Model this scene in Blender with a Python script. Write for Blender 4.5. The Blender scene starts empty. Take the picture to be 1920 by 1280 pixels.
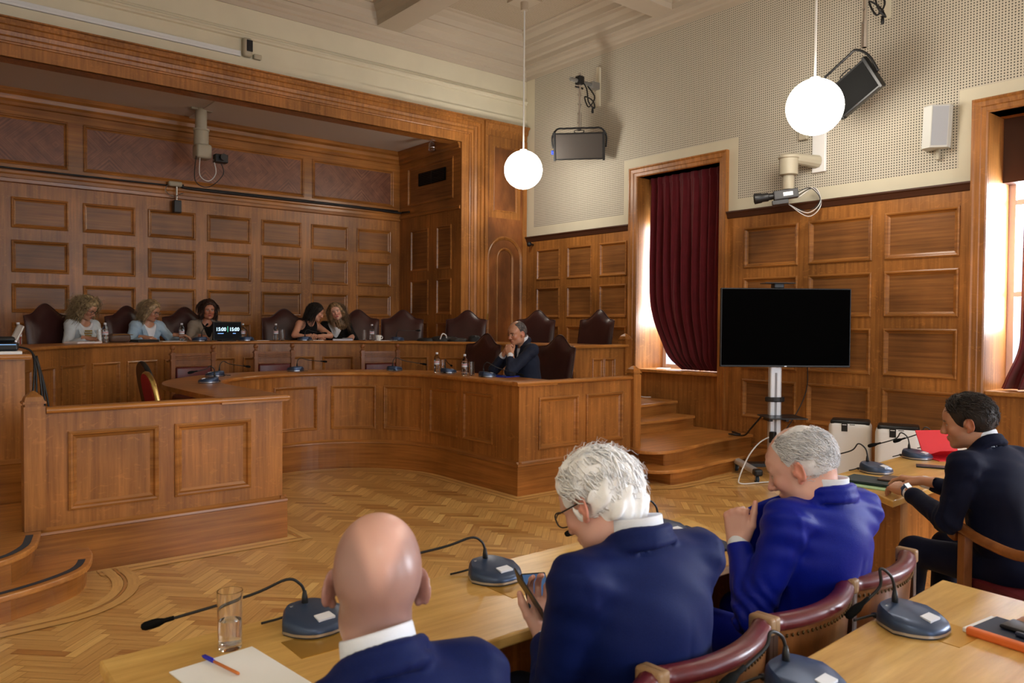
import bpy, bmesh, math, random
import numpy as np
from mathutils import Vector, Matrix, Euler
random.seed(7)
SC = bpy.context.scene
COL = SC.collection
PI = math.pi

# ---------------------------------------------------------------- camera
EYE = 1.6
def cam_matrix(yaw, pitch, roll):
    cy, sy, cp, sp = math.cos(yaw), math.sin(yaw), math.cos(pitch), math.sin(pitch)
    f = Vector((sy*cp, cy*cp, sp)); r = Vector((cy, -sy, 0)); u = r.cross(f)
    r2 = r*math.cos(roll) + u*math.sin(roll); u2 = u*math.cos(roll) - r*math.sin(roll)
    m = Matrix((r2, u2, -f)).transposed().to_4x4()
    m.translation = Vector((0, 0, EYE))
    return m
cd = bpy.data.cameras.new('camera'); cam = bpy.data.objects.new('camera', cd); COL.objects.link(cam)
cd.sensor_width = 36; cd.lens = 1463.65/1920*36; cd.clip_start = 0.05
cam.matrix_world = cam_matrix(math.radians(39.262), math.radians(-1.284), math.radians(0.397))
SC.camera = cam
cd.dof.use_dof = True; cd.dof.focus_distance = 5.5; cd.dof.aperture_fstop = 6.3

# ---------------------------------------------------------------- world, daylight, exposure
SC.view_settings.view_transform = 'Standard'
SC.view_settings.look = 'None'
SC.view_settings.gamma = 1
SC.view_settings.exposure = 0.46
w = bpy.data.worlds.new('world'); SC.world = w; w.use_nodes = True
w.node_tree.nodes['Background'].inputs[0].default_value = (0.62, 0.76, 1.0, 1)
w.node_tree.nodes['Background'].inputs[1].default_value = 1.5

XR, XL, YB, YF = 8.15, -1.17, 9.65, -5.6        # right, left, back, front planes of the room
XC = 3.49                                       # axis of the horseshoe
WIN = [(5.90, 7.24), (1.55, 2.89), (-2.80, -1.46)]   # clear width (y) of the three tall windows in the right wall
WZ0, WZ1 = 1.0, 3.62                            # sill and head of the windows

def area_light(name, loc, aim, sx, sy, power, color):
    l = bpy.data.lights.new(name, 'AREA'); l.shape = 'RECTANGLE'; l.size = sx; l.size_y = sy
    l.energy = power; l.color = color
    o = bpy.data.objects.new(name, l); COL.objects.link(o)
    o.location = loc; o.rotation_euler = (Vector(aim)-Vector(loc)).to_track_quat('-Z', 'Z').to_euler()
    return o
DAY = (0.80, 0.89, 1.0)
for i, (a, b) in enumerate(WIN):
    area_light('daylight', (XR+0.62, (a+b)/2, (WZ0+WZ1)/2+.1), (0, (a+b)/2, (WZ0+WZ1)/2+.1), b-a+.3, WZ1-WZ0+.3, (420, 560, 2600)[i], DAY)
# tall windows of the wall behind the photographer
for x, p in ((1.2, 45), (5.6, 130)):
    area_light('daylight', (x, YF-0.1, 2.6), (x, 0, 2.45), 1.7, 2.9, p, DAY)

# ---------------------------------------------------------------- materials
MATS = {}
def new_mat(name):
    m = bpy.data.materials.new(name); m.use_nodes = True
    nt = m.node_tree; b = nt.nodes['Principled BSDF']
    return m, nt, b
def lin(c):
    return tuple(((v/12.92) if v <= .04045 else ((v+.055)/1.055)**2.4) for v in c[:3])
def srgb(r, g, b): return lin((r/255, g/255, b/255))
def plain(name, col, rough=.5, metal=0., spec=.5, noise=0., nscale=30, bump=0., emit=None, estr=0, alpha=None, trans=0, ior=1.45, sheen=0, coat=0):
    if name in MATS: return MATS[name]
    m, nt, b = new_mat(name)
    b.inputs['Base Color'].default_value = (*col, 1); b.inputs['Roughness'].default_value = rough
    b.inputs['Metallic'].default_value = metal; b.inputs['Specular IOR Level'].default_value = spec
    b.inputs['IOR'].default_value = ior; b.inputs['Transmission Weight'].default_value = trans
    b.inputs['Sheen Weight'].default_value = sheen; b.inputs['Coat Weight'].default_value = coat
    if emit: b.inputs['Emission Color'].default_value = (*emit, 1); b.inputs['Emission Strength'].default_value = estr
    if noise or bump:
        tc = nt.nodes.new('ShaderNodeTexCoord'); n = nt.nodes.new('ShaderNodeTexNoise')
        n.inputs['Scale'].default_value = nscale; n.inputs['Detail'].default_value = 5
        nt.links.new(tc.outputs['Object'], n.inputs['Vector'])
        if noise:
            r = nt.nodes.new('ShaderNodeValToRGB')
            r.color_ramp.elements[0].position = .3; r.color_ramp.elements[1].position = .7
            r.color_ramp.elements[0].color = (*[c*(1-noise) for c in col], 1); r.color_ramp.elements[1].color = (*[min(1, c*(1+noise)) for c in col], 1)
            nt.links.new(n.outputs['Fac'], r.inputs['Fac']); nt.links.new(r.outputs['Color'], b.inputs['Base Color'])
        if bump:
            bp = nt.nodes.new('ShaderNodeBump'); bp.inputs['Strength'].default_value = bump; bp.inputs['Distance'].default_value = .01
            nt.links.new(n.outputs['Fac'], bp.inputs['Height']); nt.links.new(bp.outputs['Normal'], b.inputs['Normal'])
    MATS[name] = m; return m
def wood(name, dark, light, stretch, rough=.38, flecks=0., coat=.0, big=.35):
    """oak: fine streaks along the axis where stretch is small, with broad colour drift and pale ray flecks"""
    if name in MATS: return MATS[name]
    m, nt, b = new_mat(name); N, L = nt.nodes, nt.links
    tc = N.new('ShaderNodeTexCoord'); mp = N.new('ShaderNodeMapping'); mp.inputs['Scale'].default_value = stretch
    L.new(tc.outputs['Object'], mp.inputs['Vector'])
    n = N.new('ShaderNodeTexNoise'); n.inputs['Scale'].default_value = 1.0; n.inputs['Detail'].default_value = 6; n.inputs['Roughness'].default_value = .65
    L.new(mp.outputs[0], n.inputs['Vector'])
    r = N.new('ShaderNodeValToRGB'); e = r.color_ramp.elements
    e[0].position = .30; e[0].color = (*dark, 1); e[1].position = .72; e[1].color = (*light, 1)
    L.new(n.outputs['Fac'], r.inputs['Fac'])
    n2 = N.new('ShaderNodeTexNoise'); n2.inputs['Scale'].default_value = 1.7; n2.inputs['Detail'].default_value = 2
    L.new(tc.outputs['Object'], n2.inputs['Vector'])
    mr = N.new('ShaderNodeMapRange'); mr.inputs[1].default_value = .3; mr.inputs[2].default_value = .7; mr.inputs[3].default_value = 1-big; mr.inputs[4].default_value = 1+big*.6
    L.new(n2.outputs['Fac'], mr.inputs[0])
    mx = N.new('ShaderNodeVectorMath'); mx.operation = 'SCALE'
    L.new(r.outputs['Color'], mx.inputs[0]); L.new(mr.outputs[0], mx.inputs['Scale'])
    out = mx.outputs[0]
    if flecks:
        mp2 = N.new('ShaderNodeMapping'); mp2.inputs['Scale'].default_value = tuple(14 if s > 5 else 26 for s in stretch)
        L.new(tc.outputs['Object'], mp2.inputs['Vector'])
        n3 = N.new('ShaderNodeTexNoise'); n3.inputs['Scale'].default_value = 1; n3.inputs['Detail'].default_value = 1; n3.inputs['Distortion'].default_value = 1.5
        L.new(mp2.outputs[0], n3.inputs['Vector'])
        r3 = N.new('ShaderNodeValToRGB'); r3.color_ramp.elements[0].position = .62; r3.color_ramp.elements[1].position = .70
        r3.color_ramp.elements[0].color = (0, 0, 0, 1); r3.color_ramp.elements[1].color = (flecks,)*3+(1,)
        L.new(n3.outputs['Fac'], r3.inputs['Fac'])
        mi = N.new('ShaderNodeMix'); mi.data_type = 'RGBA'
        L.new(r3.outputs['Color'], mi.inputs[0]); L.new(out, mi.inputs[6]); mi.inputs[7].default_value = (*[min(1, c*1.5) for c in light], 1)
        out = mi.outputs[2]
    L.new(out, b.inputs['Base Color'])
    b.inputs['Roughness'].default_value = rough; b.inputs['Coat Weight'].default_value = coat; b.inputs['Coat Roughness'].default_value = .25
    bp = N.new('ShaderNodeBump'); bp.inputs['Strength'].default_value = .08; bp.inputs['Distance'].default_value = .01
    L.new(n.outputs['Fac'], bp.inputs['Height']); L.new(bp.outputs['Normal'], b.inputs['Normal'])
    MATS[name] = m; return m
D1, L1 = srgb(134, 82, 35), srgb(188, 125, 61)
OAKV = wood('oak_upright_grain', D1, L1, (26, 26, 1.3), flecks=.18)
OAKH = wood('oak_level_grain', D1, L1, (1.1, 1.1, 30), rough=.28)
OAKP = wood('oak_panel', srgb(112, 68, 32), srgb(162, 108, 56), (1.0, 1.0, 34), rough=.42)
OAKB = wood('burr_oak_veneer', srgb(112, 64, 32), srgb(162, 100, 52), (6, 6, 2.2), flecks=0, big=.5)
OAKT = wood('oak_desktop', srgb(154, 94, 38), srgb(204, 138, 68), (1.6, 14, 14), rough=.28, coat=.3, big=.2)
OAKS = wood('oak_step', srgb(172, 110, 52), srgb(220, 154, 80), (1.3, 20, 20), rough=.3, coat=.25)
OAKL = wood('light_oak_table', srgb(194, 146, 72), srgb(232, 190, 110), (2.0, 22, 22), rough=.32, coat=.15, big=.15)
OAKC = wood('oak_chair', srgb(120, 70, 34), srgb(168, 106, 56), (14, 14, 3), rough=.35)
PLASTER = plain('cream_plaster', srgb(214, 207, 184), .8, noise=.03, nscale=3)
CEIL = plain('off_white_ceiling', srgb(190, 178, 160), .85, noise=.02, nscale=3)
ALCEIL = plain('alcove_ceiling_paint', srgb(222, 214, 204), .85)
BLACK = plain('black_plastic', (.012, .012, .013), .4)
BLACKM = plain('black_matt', (.006, .006, .006), .8, spec=.1)
RUBBER = plain('rubber', (.01, .01, .01), .6)
CHROME = plain('chrome', (.75, .75, .76), .18, metal=1)
STEEL = plain('brushed_steel', (.55, .55, .55), .35, metal=1)
BRASS = plain('brass', srgb(190, 150, 80), .3, metal=1)
WHITE = plain('white_plastic', (.8, .8, .8), .35)
GREYP = plain('beige_grey_plastic', srgb(176, 168, 148), .5)
PAPER = plain('paper', (.86, .86, .84), .8)
LEATHER = plain('dark_brown_leather', srgb(62, 34, 32), .33, noise=.2, nscale=6, bump=.12, spec=.5)
MAROON = plain('maroon_leather', srgb(92, 30, 34), .35, noise=.15, nscale=20, bump=.1)
VELVET = plain('maroon_velvet', srgb(98, 14, 28), .9, sheen=.25, noise=.12, nscale=9)
GLASS = plain('clear_glass', (1, 1, 1), .02, trans=1, ior=1.45)
WATER = plain('water', (1, 1, 1), .0, trans=1, ior=1.33)
PET = plain('bottle_plastic', (.94, .97, 1), .05, trans=1, ior=1.2)

# ---------------------------------------------------------------- mesh building
class MB:
    def __init__(s): s.v = []; s.f = []; s.fm = []; s.m = 0
    def add(s, vs, fs):
        o = len(s.v); s.v += [tuple(p) for p in vs]; s.f += [tuple(i+o for i in q) for q in fs]; s.fm += [s.m]*len(fs); return s
    def box(s, x0, x1, y0, y1, z0, z1, M=None):
        vs = [Vector((x, y, z)) for z in (z0, z1) for y in (y0, y1) for x in (x0, x1)]
        if M is not None: vs = [M @ p for p in vs]
        return s.add(vs, [(0, 2, 3, 1), (4, 5, 7, 6), (0, 1, 5, 4), (2, 6, 7, 3), (0, 4, 6, 2), (1, 3, 7, 5)])
    def rbox(s, x0, x1, y0, y1, z0, z1, r=.01, M=None, seg=2):
        """box with rounded edges (superellipsoid corner spheres)"""
        r = min(r, (x1-x0)/2, (y1-y0)/2, (z1-z0)/2)
        bm = bmesh.new(); bmesh.ops.create_cube(bm, size=1)
        for v in bm.verts: v.co = Vector(((x0+x1)/2+v.co.x*(x1-x0), (y0+y1)/2+v.co.y*(y1-y0), (z0+z1)/2+v.co.z*(z1-z0)))
        bmesh.ops.bevel(bm, geom=bm.edges[:], offset=r, segments=seg, profile=.5, affect='EDGES')
        return s.bm(bm, M)
    def bm(s, bm, M=None):
        bm.verts.ensure_lookup_table()
        vs = [(M @ v.co if M is not None else v.co.copy()) for v in bm.verts]
        for i, v in enumerate(bm.verts): v.index = i
        fs = [tuple(v.index for v in f.verts) for f in bm.faces]; bm.free()
        return s.add(vs, fs)
    def prism(s, poly, z0, z1, M=None):
        n = len(poly); vs = [Vector((x, y, z0)) for x, y in poly]+[Vector((x, y, z1)) for x, y in poly]
        if M is not None: vs = [M @ p for p in vs]
        return s.add(vs, [tuple(range(n))[::-1], tuple(range(n, 2*n))]+[(i, (i+1) % n, n+(i+1) % n, n+i) for i in range(n)])
    def lathe(s, prof, M=None, seg=24, cap=True):
        vs = []; n = len(prof)
        for r, z in prof:
            for k in range(seg):
                a = 2*PI*k/seg; vs.append(Vector((r*math.cos(a), r*math.sin(a), z)))
        if M is not None: vs = [M @ p for p in vs]
        fs = [(i*seg+k, i*seg+(k+1) % seg, (i+1)*seg+(k+1) % seg, (i+1)*seg+k) for i in range(n-1) for k in range(seg)]
        if cap:
            if prof[0][0] > 1e-6: fs.append(tuple(range(seg))[::-1])
            if prof[-1][0] > 1e-6: fs.append(tuple((n-1)*seg+k for k in range(seg)))
        return s.add(vs, fs)
    def sphere(s, c, r, seg=16, rings=10, M=None):
        rr = r if hasattr(r, '__len__') else (r, r, r)
        prof = [(math.sin(PI*i/rings), -math.cos(PI*i/rings)) for i in range(rings+1)]
        T = Matrix.Translation(Vector(c)) @ Matrix.Diagonal((rr[0], rr[1], rr[2], 1))
        if M is not None: T = M @ T
        return s.lathe(prof, T, seg, cap=False)
    def tube(s, pts, r, seg=8, cap=True, flat=1.0):
        pts = [Vector(p) for p in pts]; n = len(pts)
        rs = r if hasattr(r, '__len__') else [r]*n
        vs = []; up = None
        for i, p in enumerate(pts):
            t = (pts[min(i+1, n-1)]-pts[max(i-1, 0)])
            if t.length < 1e-9: t = Vector((0, 0, 1))
            t.normalize()
            if up is None:
                up = Vector((0, 0, 1)) if abs(t.z) < .9 else Vector((1, 0, 0))
            a = t.cross(up)
            if a.length < 1e-6: a = t.orthogonal()
            a.normalize(); b = a.cross(t).normalized(); up = b
            for k in range(seg):
                q = 2*PI*k/seg; vs.append(p+(a*math.cos(q)+b*math.sin(q)*flat)*rs[i])
        fs = [(i*seg+k, i*seg+(k+1) % seg, (i+1)*seg+(k+1) % seg, (i+1)*seg+k) for i in range(n-1) for k in range(seg)]
        if cap: fs += [tuple(range(seg))[::-1], tuple((n-1)*seg+k for k in range(seg))]
        return s.add(vs, fs)
    def grid(s, fn, nu, nv):
        """fn(i/nu, j/nv) -> point"""
        vs = [fn(i/nu, j/nv) for j in range(nv+1) for i in range(nu+1)]
        return s.add(vs, [(j*(nu+1)+i, j*(nu+1)+i+1, (j+1)*(nu+1)+i+1, (j+1)*(nu+1)+i) for j in range(nv) for i in range(nu)])
    def strip(s, prof, path, closed=False):
        """sweep: path gives functions mapping (a,b) profile coordinates to 3D points"""
        n = len(prof); vs = [p(a, b) for p in path for a, b in prof]; m = len(path)
        fs = []
        for i in range(m if closed else m-1):
            j = (i+1) % m
            for k in range(n-1): fs.append((i*n+k, i*n+k+1, j*n+k+1, j*n+k))
        if not closed: fs += [tuple(range(n)), tuple((m-1)*n+k for k in range(n))[::-1]]
        return s.add(vs, fs)
    def build(s, name, mats, parent=None, smooth=False, world=False, bevel=0, sub=0, sharp=None):
        me = bpy.data.meshes.new(name); me.from_pydata(s.v, [], s.f); me.update()
        mats = mats if isinstance(mats, (list, tuple)) else [mats]
        for m in mats: me.materials.append(m)
        if len(mats) > 1: me.polygons.foreach_set('material_index', s.fm)
        if smooth:
            me.polygons.foreach_set('use_smooth', [True]*len(me.polygons))
            if sharp: me.set_sharp_from_angle(angle=math.radians(sharp))
        o = bpy.data.objects.new(name, me); COL.objects.link(o)
        if parent is not None:
            o.parent = parent
            if world:
                pm = Matrix.Translation(parent.location) @ parent.rotation_euler.to_matrix().to_4x4()
                o.matrix_parent_inverse = pm.inverted()
        if bevel:
            bv = o.modifiers.new('bevel', 'BEVEL'); bv.width = bevel; bv.segments = 2; bv.limit_method = 'ANGLE'; bv.angle_limit = math.radians(40)
        if sub:
            sb = o.modifiers.new('sub', 'SUBSURF'); sb.levels = sub; sb.render_levels = sub
        return o

def relief(mb, fn, U, V, panels, prof, du=None, m_frame=0, m_mold=0, m_field=0):
    """joinery: a flat frame over U x V with sunk, moulded panels. fn(u, v, d) -> point, d = proud of the frame"""
    def cuts(a, b): return 1 if not du else max(1, int(math.ceil(abs(b-a)/du)))
    us = sorted({U[0], U[1]} | {p[0] for p in panels} | {p[1] for p in panels})
    vs = sorted({V[0], V[1]} | {p[2] for p in panels} | {p[3] for p in panels})
    mb.m = m_frame
    for i in range(len(us)-1):
        for j in range(len(vs)-1):
            cu, cv = (us[i]+us[i+1])/2, (vs[j]+vs[j+1])/2
            if us[i+1]-us[i] < 1e-5 or vs[j+1]-vs[j] < 1e-5: continue
            if any(p[0] < cu < p[1] and p[2] < cv < p[3] for p in panels): continue
            n = cuts(us[i], us[i+1]); a = [us[i]+(us[i+1]-us[i])*k/n for k in range(n+1)]
            mb.add([fn(x, vs[j], 0) for x in a]+[fn(x, vs[j+1], 0) for x in a], [(k, k+1, n+2+k, n+1+k) for k in range(n)])
    for (u0, u1, v0, v1) in panels:
        n = cuts(u0, u1); loops = []
        for ins, d in prof:
            a = [u0+ins+(u1-u0-2*ins)*k/n for k in range(n+1)]
            loops.append([fn(x, v0+ins, d) for x in a]+[fn(x, v1-ins, d) for x in reversed(a)])
        c = 2*(n+1); vv = [p for l in loops for p in l]
        mb.m = m_mold
        mb.add(vv, [(i*c+k, i*c+(k+1) % c, (i+1)*c+(k+1) % c, (i+1)*c+k) for i in range(len(loops)-1) for k in range(c)])
        mb.m = m_field
        l = loops[-1]; mb.add(l, [(k, k+1, c-2-k, c-1-k) for k in range(n)])
    mb.m = 0
MOULD = [(0, 0), (0, .012), (.012, .018), (.024, .014), (.032, -.004), (.05, -.012)]
MOULDS = [(0, 0), (0, .010), (.010, .014), (.018, .010), (.026, -.004), (.036, -.008)]

def tag(o, label=None, cat=None, group=None, kind=None):
    if label: o['label'] = label
    if cat: o['category'] = cat
    if group: o['group'] = group
    if kind: o['kind'] = kind
    return o
def thing(name, label, cat, loc=(0, 0, 0), rz=0, group=None):
    o = bpy.data.objects.new(name, None); COL.objects.link(o); o.empty_display_size = .05
    o.location = loc; o.rotation_euler = (0, 0, rz)
    return tag(o, label, cat, group)
def struct(o): o['kind'] = 'structure'; return o
def dup(root, loc, rz, label, group=None):
    r = root.copy(); COL.objects.link(r); r.location = loc; r.rotation_euler = (0, 0, rz); r['label'] = label
    if group: r['group'] = group
    for ch in list(root.children):
        c = ch.copy(); COL.objects.link(c); c.parent = r
        for g in list(ch.children):
            d = g.copy(); COL.objects.link(d); d.parent = c
    return r
def arc(c, r, a0, a1, n): return [(c[0]+r*math.cos(a0+(a1-a0)*k/n), c[1]+r*math.sin(a0+(a1-a0)*k/n)) for k in range(n+1)]
def smooth_path(pts, n=8):
    """Catmull-Rom through the points"""
    P = [Vector(p) for p in pts]; out = []
    for i in range(len(P)-1):
        a, b, c, d = P[max(i-1, 0)], P[i], P[i+1], P[min(i+2, len(P)-1)]
        for k in range(n):
            t = k/n; out.append(.5*((2*b)+(c-a)*t+(2*a-5*b+4*c-d)*t*t+(3*b-a-3*c+d)*t**3))
    return out+[P[-1]]
# ================================================================ the setting
# ---- floor: herringbone parquet, each block a face
def floor_material():
    m, nt, b = new_mat('herringbone_parquet'); N, L = nt.nodes, nt.links
    at = N.new('ShaderNodeAttribute'); at.attribute_name = 'tone'
    uv = N.new('ShaderNodeUVMap'); uv.uv_map = 'grain'
    mp = N.new('ShaderNodeMapping'); mp.inputs['Scale'].default_value = (3, 60, 1); L.new(uv.outputs[0], mp.inputs['Vector'])
    n = N.new('ShaderNodeTexNoise'); n.inputs['Scale'].default_value = 1; n.inputs['Detail'].default_value = 5; L.new(mp.outputs[0], n.inputs['Vector'])
    r = N.new('ShaderNodeValToRGB'); e = r.color_ramp.elements
    e[0].position = .0; e[0].color = (*srgb(178, 118, 58), 1); e[1].position = 1; e[1].color = (*srgb(250, 208, 130), 1)
    mm = N.new('ShaderNodeMath'); mm.operation = 'MULTIPLY_ADD'; mm.inputs[1].default_value = .7
    sb = N.new('ShaderNodeMath'); sb.operation = 'SUBTRACT'; sb.inputs[1].default_value = .3
    L.new(at.outputs['Fac'], sb.inputs[0]); L.new(n.outputs['Fac'], mm.inputs[0]); L.new(sb.outputs[0], mm.inputs[2])
    L.new(mm.outputs[0], r.inputs['Fac']); L.new(r.outputs['Color'], b.inputs['Base Color'])
    b.inputs['Roughness'].default_value = .30; b.inputs['Coat Weight'].default_value = .2; b.inputs['Coat Roughness'].default_value = .2
    return m
def make_floor():
    W, LN = .056, 5; V, F, tone, uvs = [], [], [], []
    def quad(ps, t, uv):
        o = len(V); V.extend(ps); F.append((o, o+1, o+2, o+3)); tone.append(t); uvs.extend(uv)
    c = math.sqrt(.5); rnd = random.Random(3)
    R = lambda x, y: (c*(x-y)*W+3.5, c*(x+y)*W+4.0)
    g = .022
    for i in range(-130, 131):
        for j in range(-130, 131):
            d = (i-j) % (2*LN)
            if d == 0: q = [(i+g, j+g), (i+LN-g, j+g), (i+LN-g, j+1-g), (i+g, j+1-g)]; base = .60; hv = 1  # base tone follows block direction: directional sheen of the grain put into colour
            elif d == LN: # vertical block: cells j-LN+1 .. j at column i
                q = [(i+g, j-LN+1+g), (i+1-g, j-LN+1+g), (i+1-g, j+1-g), (i+g, j+1-g)]; base = .40; hv = 0
            else: continue
            p = [R(*a) for a in q]
            if any(not (XL < a < XR and .6 < b_ < 8.1) for a, b_ in p): continue
            t = base+rnd.gauss(0, .15); o1, o2 = rnd.random()*20, rnd.random()*20
            uv = [(o1, o2), (o1+.28, o2), (o1+.28, o2+.056), (o1, o2+.056)]
            if not hv: uv = [uv[3], uv[0], uv[1], uv[2]]
            quad([(a, b_, 0) for a, b_ in p], t, uv)
    z = -.0012
    quad([(XL, YF, z), (XR+.7, YF, z), (XR+.7, YB+1.75, z), (XL, YB+1.75, z)], .05, [(0, 0), (9, 0), (9, 15), (0, 15)])
    # pale border strips laid along the foot of the benches
    bands = []
    def band(path_in, path_out, t, zz=.0012):
        zz += .0003*len(bands); bands.append(1)
        for k in range(len(path_in)-1):
            a, b_, c_, d_ = path_in[k], path_in[k+1], path_out[k+1], path_out[k]
            Lh = math.dist(a, b_); o1 = rnd.random()*5
            quad([(*a, zz), (*b_, zz), (*c_, zz), (*d_, zz)], t, [(o1, 0), (o1+Lh, 0), (o1+Lh, .07), (o1, .07)])
    def U(r, yf): return [(XC-r, yf)]+[(x, y) for x, y in arc((XC, 6.8), r, PI, 0, 24)]+[(XC+r, yf)]
    for a, b_, t in ((0, .055, .78), (.057, .085, .25), (.087, .14, .7)):
        band(U(1.12-a, 5.53-a), U(1.12-b_, 5.53-b_), t)
        band([(XC+1.12-a, 5.53-a), (XC+2.4, 5.53-a)], [(XC+1.12-b_, 5.53-b_), (XC+2.4, 5.53-b_)], t)
        band([(XC-1.12+a, 5.53-a), (XC-2.4, 5.53-a)], [(XC-1.12+b_, 5.53-b_), (XC-2.4, 5.53-b_)], t)
    for a, b_, t in ((0.02, .08, .7), (.085, .10, .2), (.105, .17, .62)):
        for s in (1, -1):
            P = lambda e: [(XC+s*(2.4-e), 5.50)]+[(XC+s*(2.75-(.36+e)*math.cos(q)), 5.3-(.48 if s < 0 else .30)*math.sin(q)-e*math.sin(q)) for q in np.linspace(0, PI/2, 10)]+[(XC+s*4.6, (4.72 if s < 0 else 5.0)-e)]
            band(P(a), P(b_), t)
    me = bpy.data.meshes.new('floor'); me.from_pydata(V, [], F); me.update()
    at = me.attributes.new('tone', 'FLOAT', 'FACE'); at.data.foreach_set('value', tone)
    ul = me.uv_layers.new(name='grain'); ul.data.foreach_set('uv', [x for p in uvs for x in p])
    me.materials.append(floor_material())
    o = bpy.data.objects.new('floor', me); COL.objects.link(o); struct(o)
make_floor()

# ---- ceiling: coffers between plaster beams
def perforated(name, col, pitch, frac, axes, dark=.25):
    m, nt, b = new_mat(name); N, L = nt.nodes, nt.links
    tc = N.new('ShaderNodeTexCoord'); sx = N.new('ShaderNodeSeparateXYZ'); L.new(tc.outputs['Object'], sx.inputs[0])
    ds = []
    for a in axes:
        q = N.new('ShaderNodeMath'); q.operation = 'MULTIPLY'; q.inputs[1].default_value = 1/pitch; L.new(sx.outputs[a], q.inputs[0])
        fr = N.new('ShaderNodeMath'); fr.operation = 'FRACT'; L.new(q.outputs[0], fr.inputs[0])
        s2 = N.new('ShaderNodeMath'); s2.operation = 'SUBTRACT'; s2.inputs[1].default_value = .5; L.new(fr.outputs[0], s2.inputs[0])
        p2 = N.new('ShaderNodeMath'); p2.operation = 'MULTIPLY'; L.new(s2.outputs[0], p2.inputs[0]); L.new(s2.outputs[0], p2.inputs[1]); ds.append(p2)
    ad = N.new('ShaderNodeMath'); ad.operation = 'ADD'; L.new(ds[0].outputs[0], ad.inputs[0]); L.new(ds[1].outputs[0], ad.inputs[1])
    lt = N.new('ShaderNodeMath'); lt.operation = 'LESS_THAN'; lt.inputs[1].default_value = (frac/2)**2; L.new(ad.outputs[0], lt.inputs[0])
    mi = N.new('ShaderNodeMix'); mi.data_type = 'RGBA'; L.new(lt.outputs[0], mi.inputs[0])
    mi.inputs[6].default_value = (*col, 1); mi.inputs[7].default_value = (*[c*dark for c in col], 1)
    L.new(mi.outputs[2], b.inputs['Base Color']); b.inputs['Roughness'].default_value = .85
    return m
PERF = perforated('perforated_acoustic_board', srgb(204, 197, 180), .027, .50, ('Y', 'Z'), .10)
PERFC = perforated('perforated_ceiling_board', srgb(190, 176, 156), .03, .40, ('X', 'Y'), .25)
mb = MB()
coffers = [(a, b, c, d) for a, b in ((XL+.16, 1.26), (1.64, 5.36), (5.74, XR-.16)) for c, d in ((-3.6, 1.05), (1.37, 6.57), (6.89, YB-.14))]
relief(mb, lambda u, v, d: (u, v, 5.66-d), (XL, XR), (YF, YB), coffers,
       [(0, 0), (0, -.07), (.03, -.09), (.05, -.16), (.12, -.20), (.13, -.23), (.17, -.23), (.19, -.30), (.28, -.33), (.30, -.36), (.36, -.36), (.365, -.38)], m_field=1)
o = mb.build('ceiling', [CEIL, PERFC]); struct(o)
# cornice under the beams, round the two visible walls
prof = [(0, -.16), (.018, -.16), (.022, -.10), (.05, -.085), (.055, -.05), (.10, -.02), (.11, .02)]
mb = MB()
mb.strip(prof, [lambda a, b: Vector((XL, YB-a, 5.64+b)), lambda a, b: Vector((XR-a, YB-a, 5.64+b)), lambda a, b: Vector((XR-a, YF, 5.64+b))])
struct(mb.build('trim_1', CEIL))

# ---- outer shell: back wall above the opening, left, front and right walls
mb = MB()
mb.box(XL, XR, YB, YB+.2, 4.40, 6.1); mb.box(6.88, XR+.2, YB, YB+.2, -.05, 4.4); mb.box(XL-.2, .10, YB, YB+.2, -.05, 4.4)
mb.box(XL, XR, YB-.03, YB, 4.72, 4.86)                                 # flat band over the wood
mb.strip([(0, 0), (.03, .01), (.035, .03), (.055, .045), (.055, .06), (.03, .075), (.025, .10), (0, .115)], [lambda a, b: Vector((XL, YB-a, 5.09+b)), lambda a, b: Vector((XR, YB-a, 5.09+b))])
struct(mb.build('wall_back', PLASTER))
mb = MB(); mb.box(XL-.2, XL, YF, YB+.2, -.05, 6.1); struct(mb.build('wall_left', PLASTER))
mb = MB()
for a, b in ((XL-.2, .3), (2.1, 4.7), (6.5, XR+.2)): mb.box(a, b, YF-.25, YF, -.05, 6.1)
for a, b in ((.3, 2.1), (4.7, 6.5)): mb.box(a, b, YF-.25, YF, -.05, 1.1); mb.box(a, b, YF-.25, YF, 4.1, 6.1)
struct(mb.build('wall_front', PLASTER))
# right wall with its three window openings
mb = MB()
ys = [YF-.25]+[v for a, b in reversed(WIN) for v in (a, b)]+[YB+.2]
for k in range(0, len(ys)-1, 2): mb.box(XR, XR+.25, ys[k], ys[k+1], -.05, 6.1)
for a, b in WIN: mb.box(XR, XR+.25, a, b, WZ1, 6.1); mb.box(XR+.30, XR+.5, a, b, -.05, WZ0-.04)
wr = struct(mb.build('wall_right', PLASTER))
# acoustic lining: plain cream borders with perforated fields
PB = [(a-.13, b+.13) for a, b in WIN]          # outer edges of the window casings
mb = MB(); x0 = XR-.014
fy = [YF, -3.9, 9.43]
Y = sorted({YF, 9.43, YB-.035}|{v for a, b in PB for v in (a-.13, a, b, b+.13)})
Zs = [2.99, 3.14, 3.75, 3.88, 5.487, 5.56]
for i in range(len(Y)-1):
    for j in range(len(Zs)-1):
        yc, zc = (Y[i]+Y[i+1])/2, (Zs[j]+Zs[j+1])/2
        inside = any(a < yc < b for a, b in PB); near = any(a-.13 < yc < b+.13 for a, b in PB)
        if inside and zc < 3.75: continue
        per = 3.14 < zc < 5.487 and yc < 9.43 and not (near and zc < 3.88)
        mb.m = 1 if per else 0
        mb.add([(x0, Y[i], Zs[j]), (x0, Y[i+1], Zs[j]), (x0, Y[i+1], Zs[j+1]), (x0, Y[i], Zs[j+1])], [(0, 1, 2, 3)])
mb.m = 0
segs = [(YF, PB[2][0])]+[(PB[2][1], PB[1][0]), (PB[1][1], PB[0][0]), (PB[0][1], YB-.035)]
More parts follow.
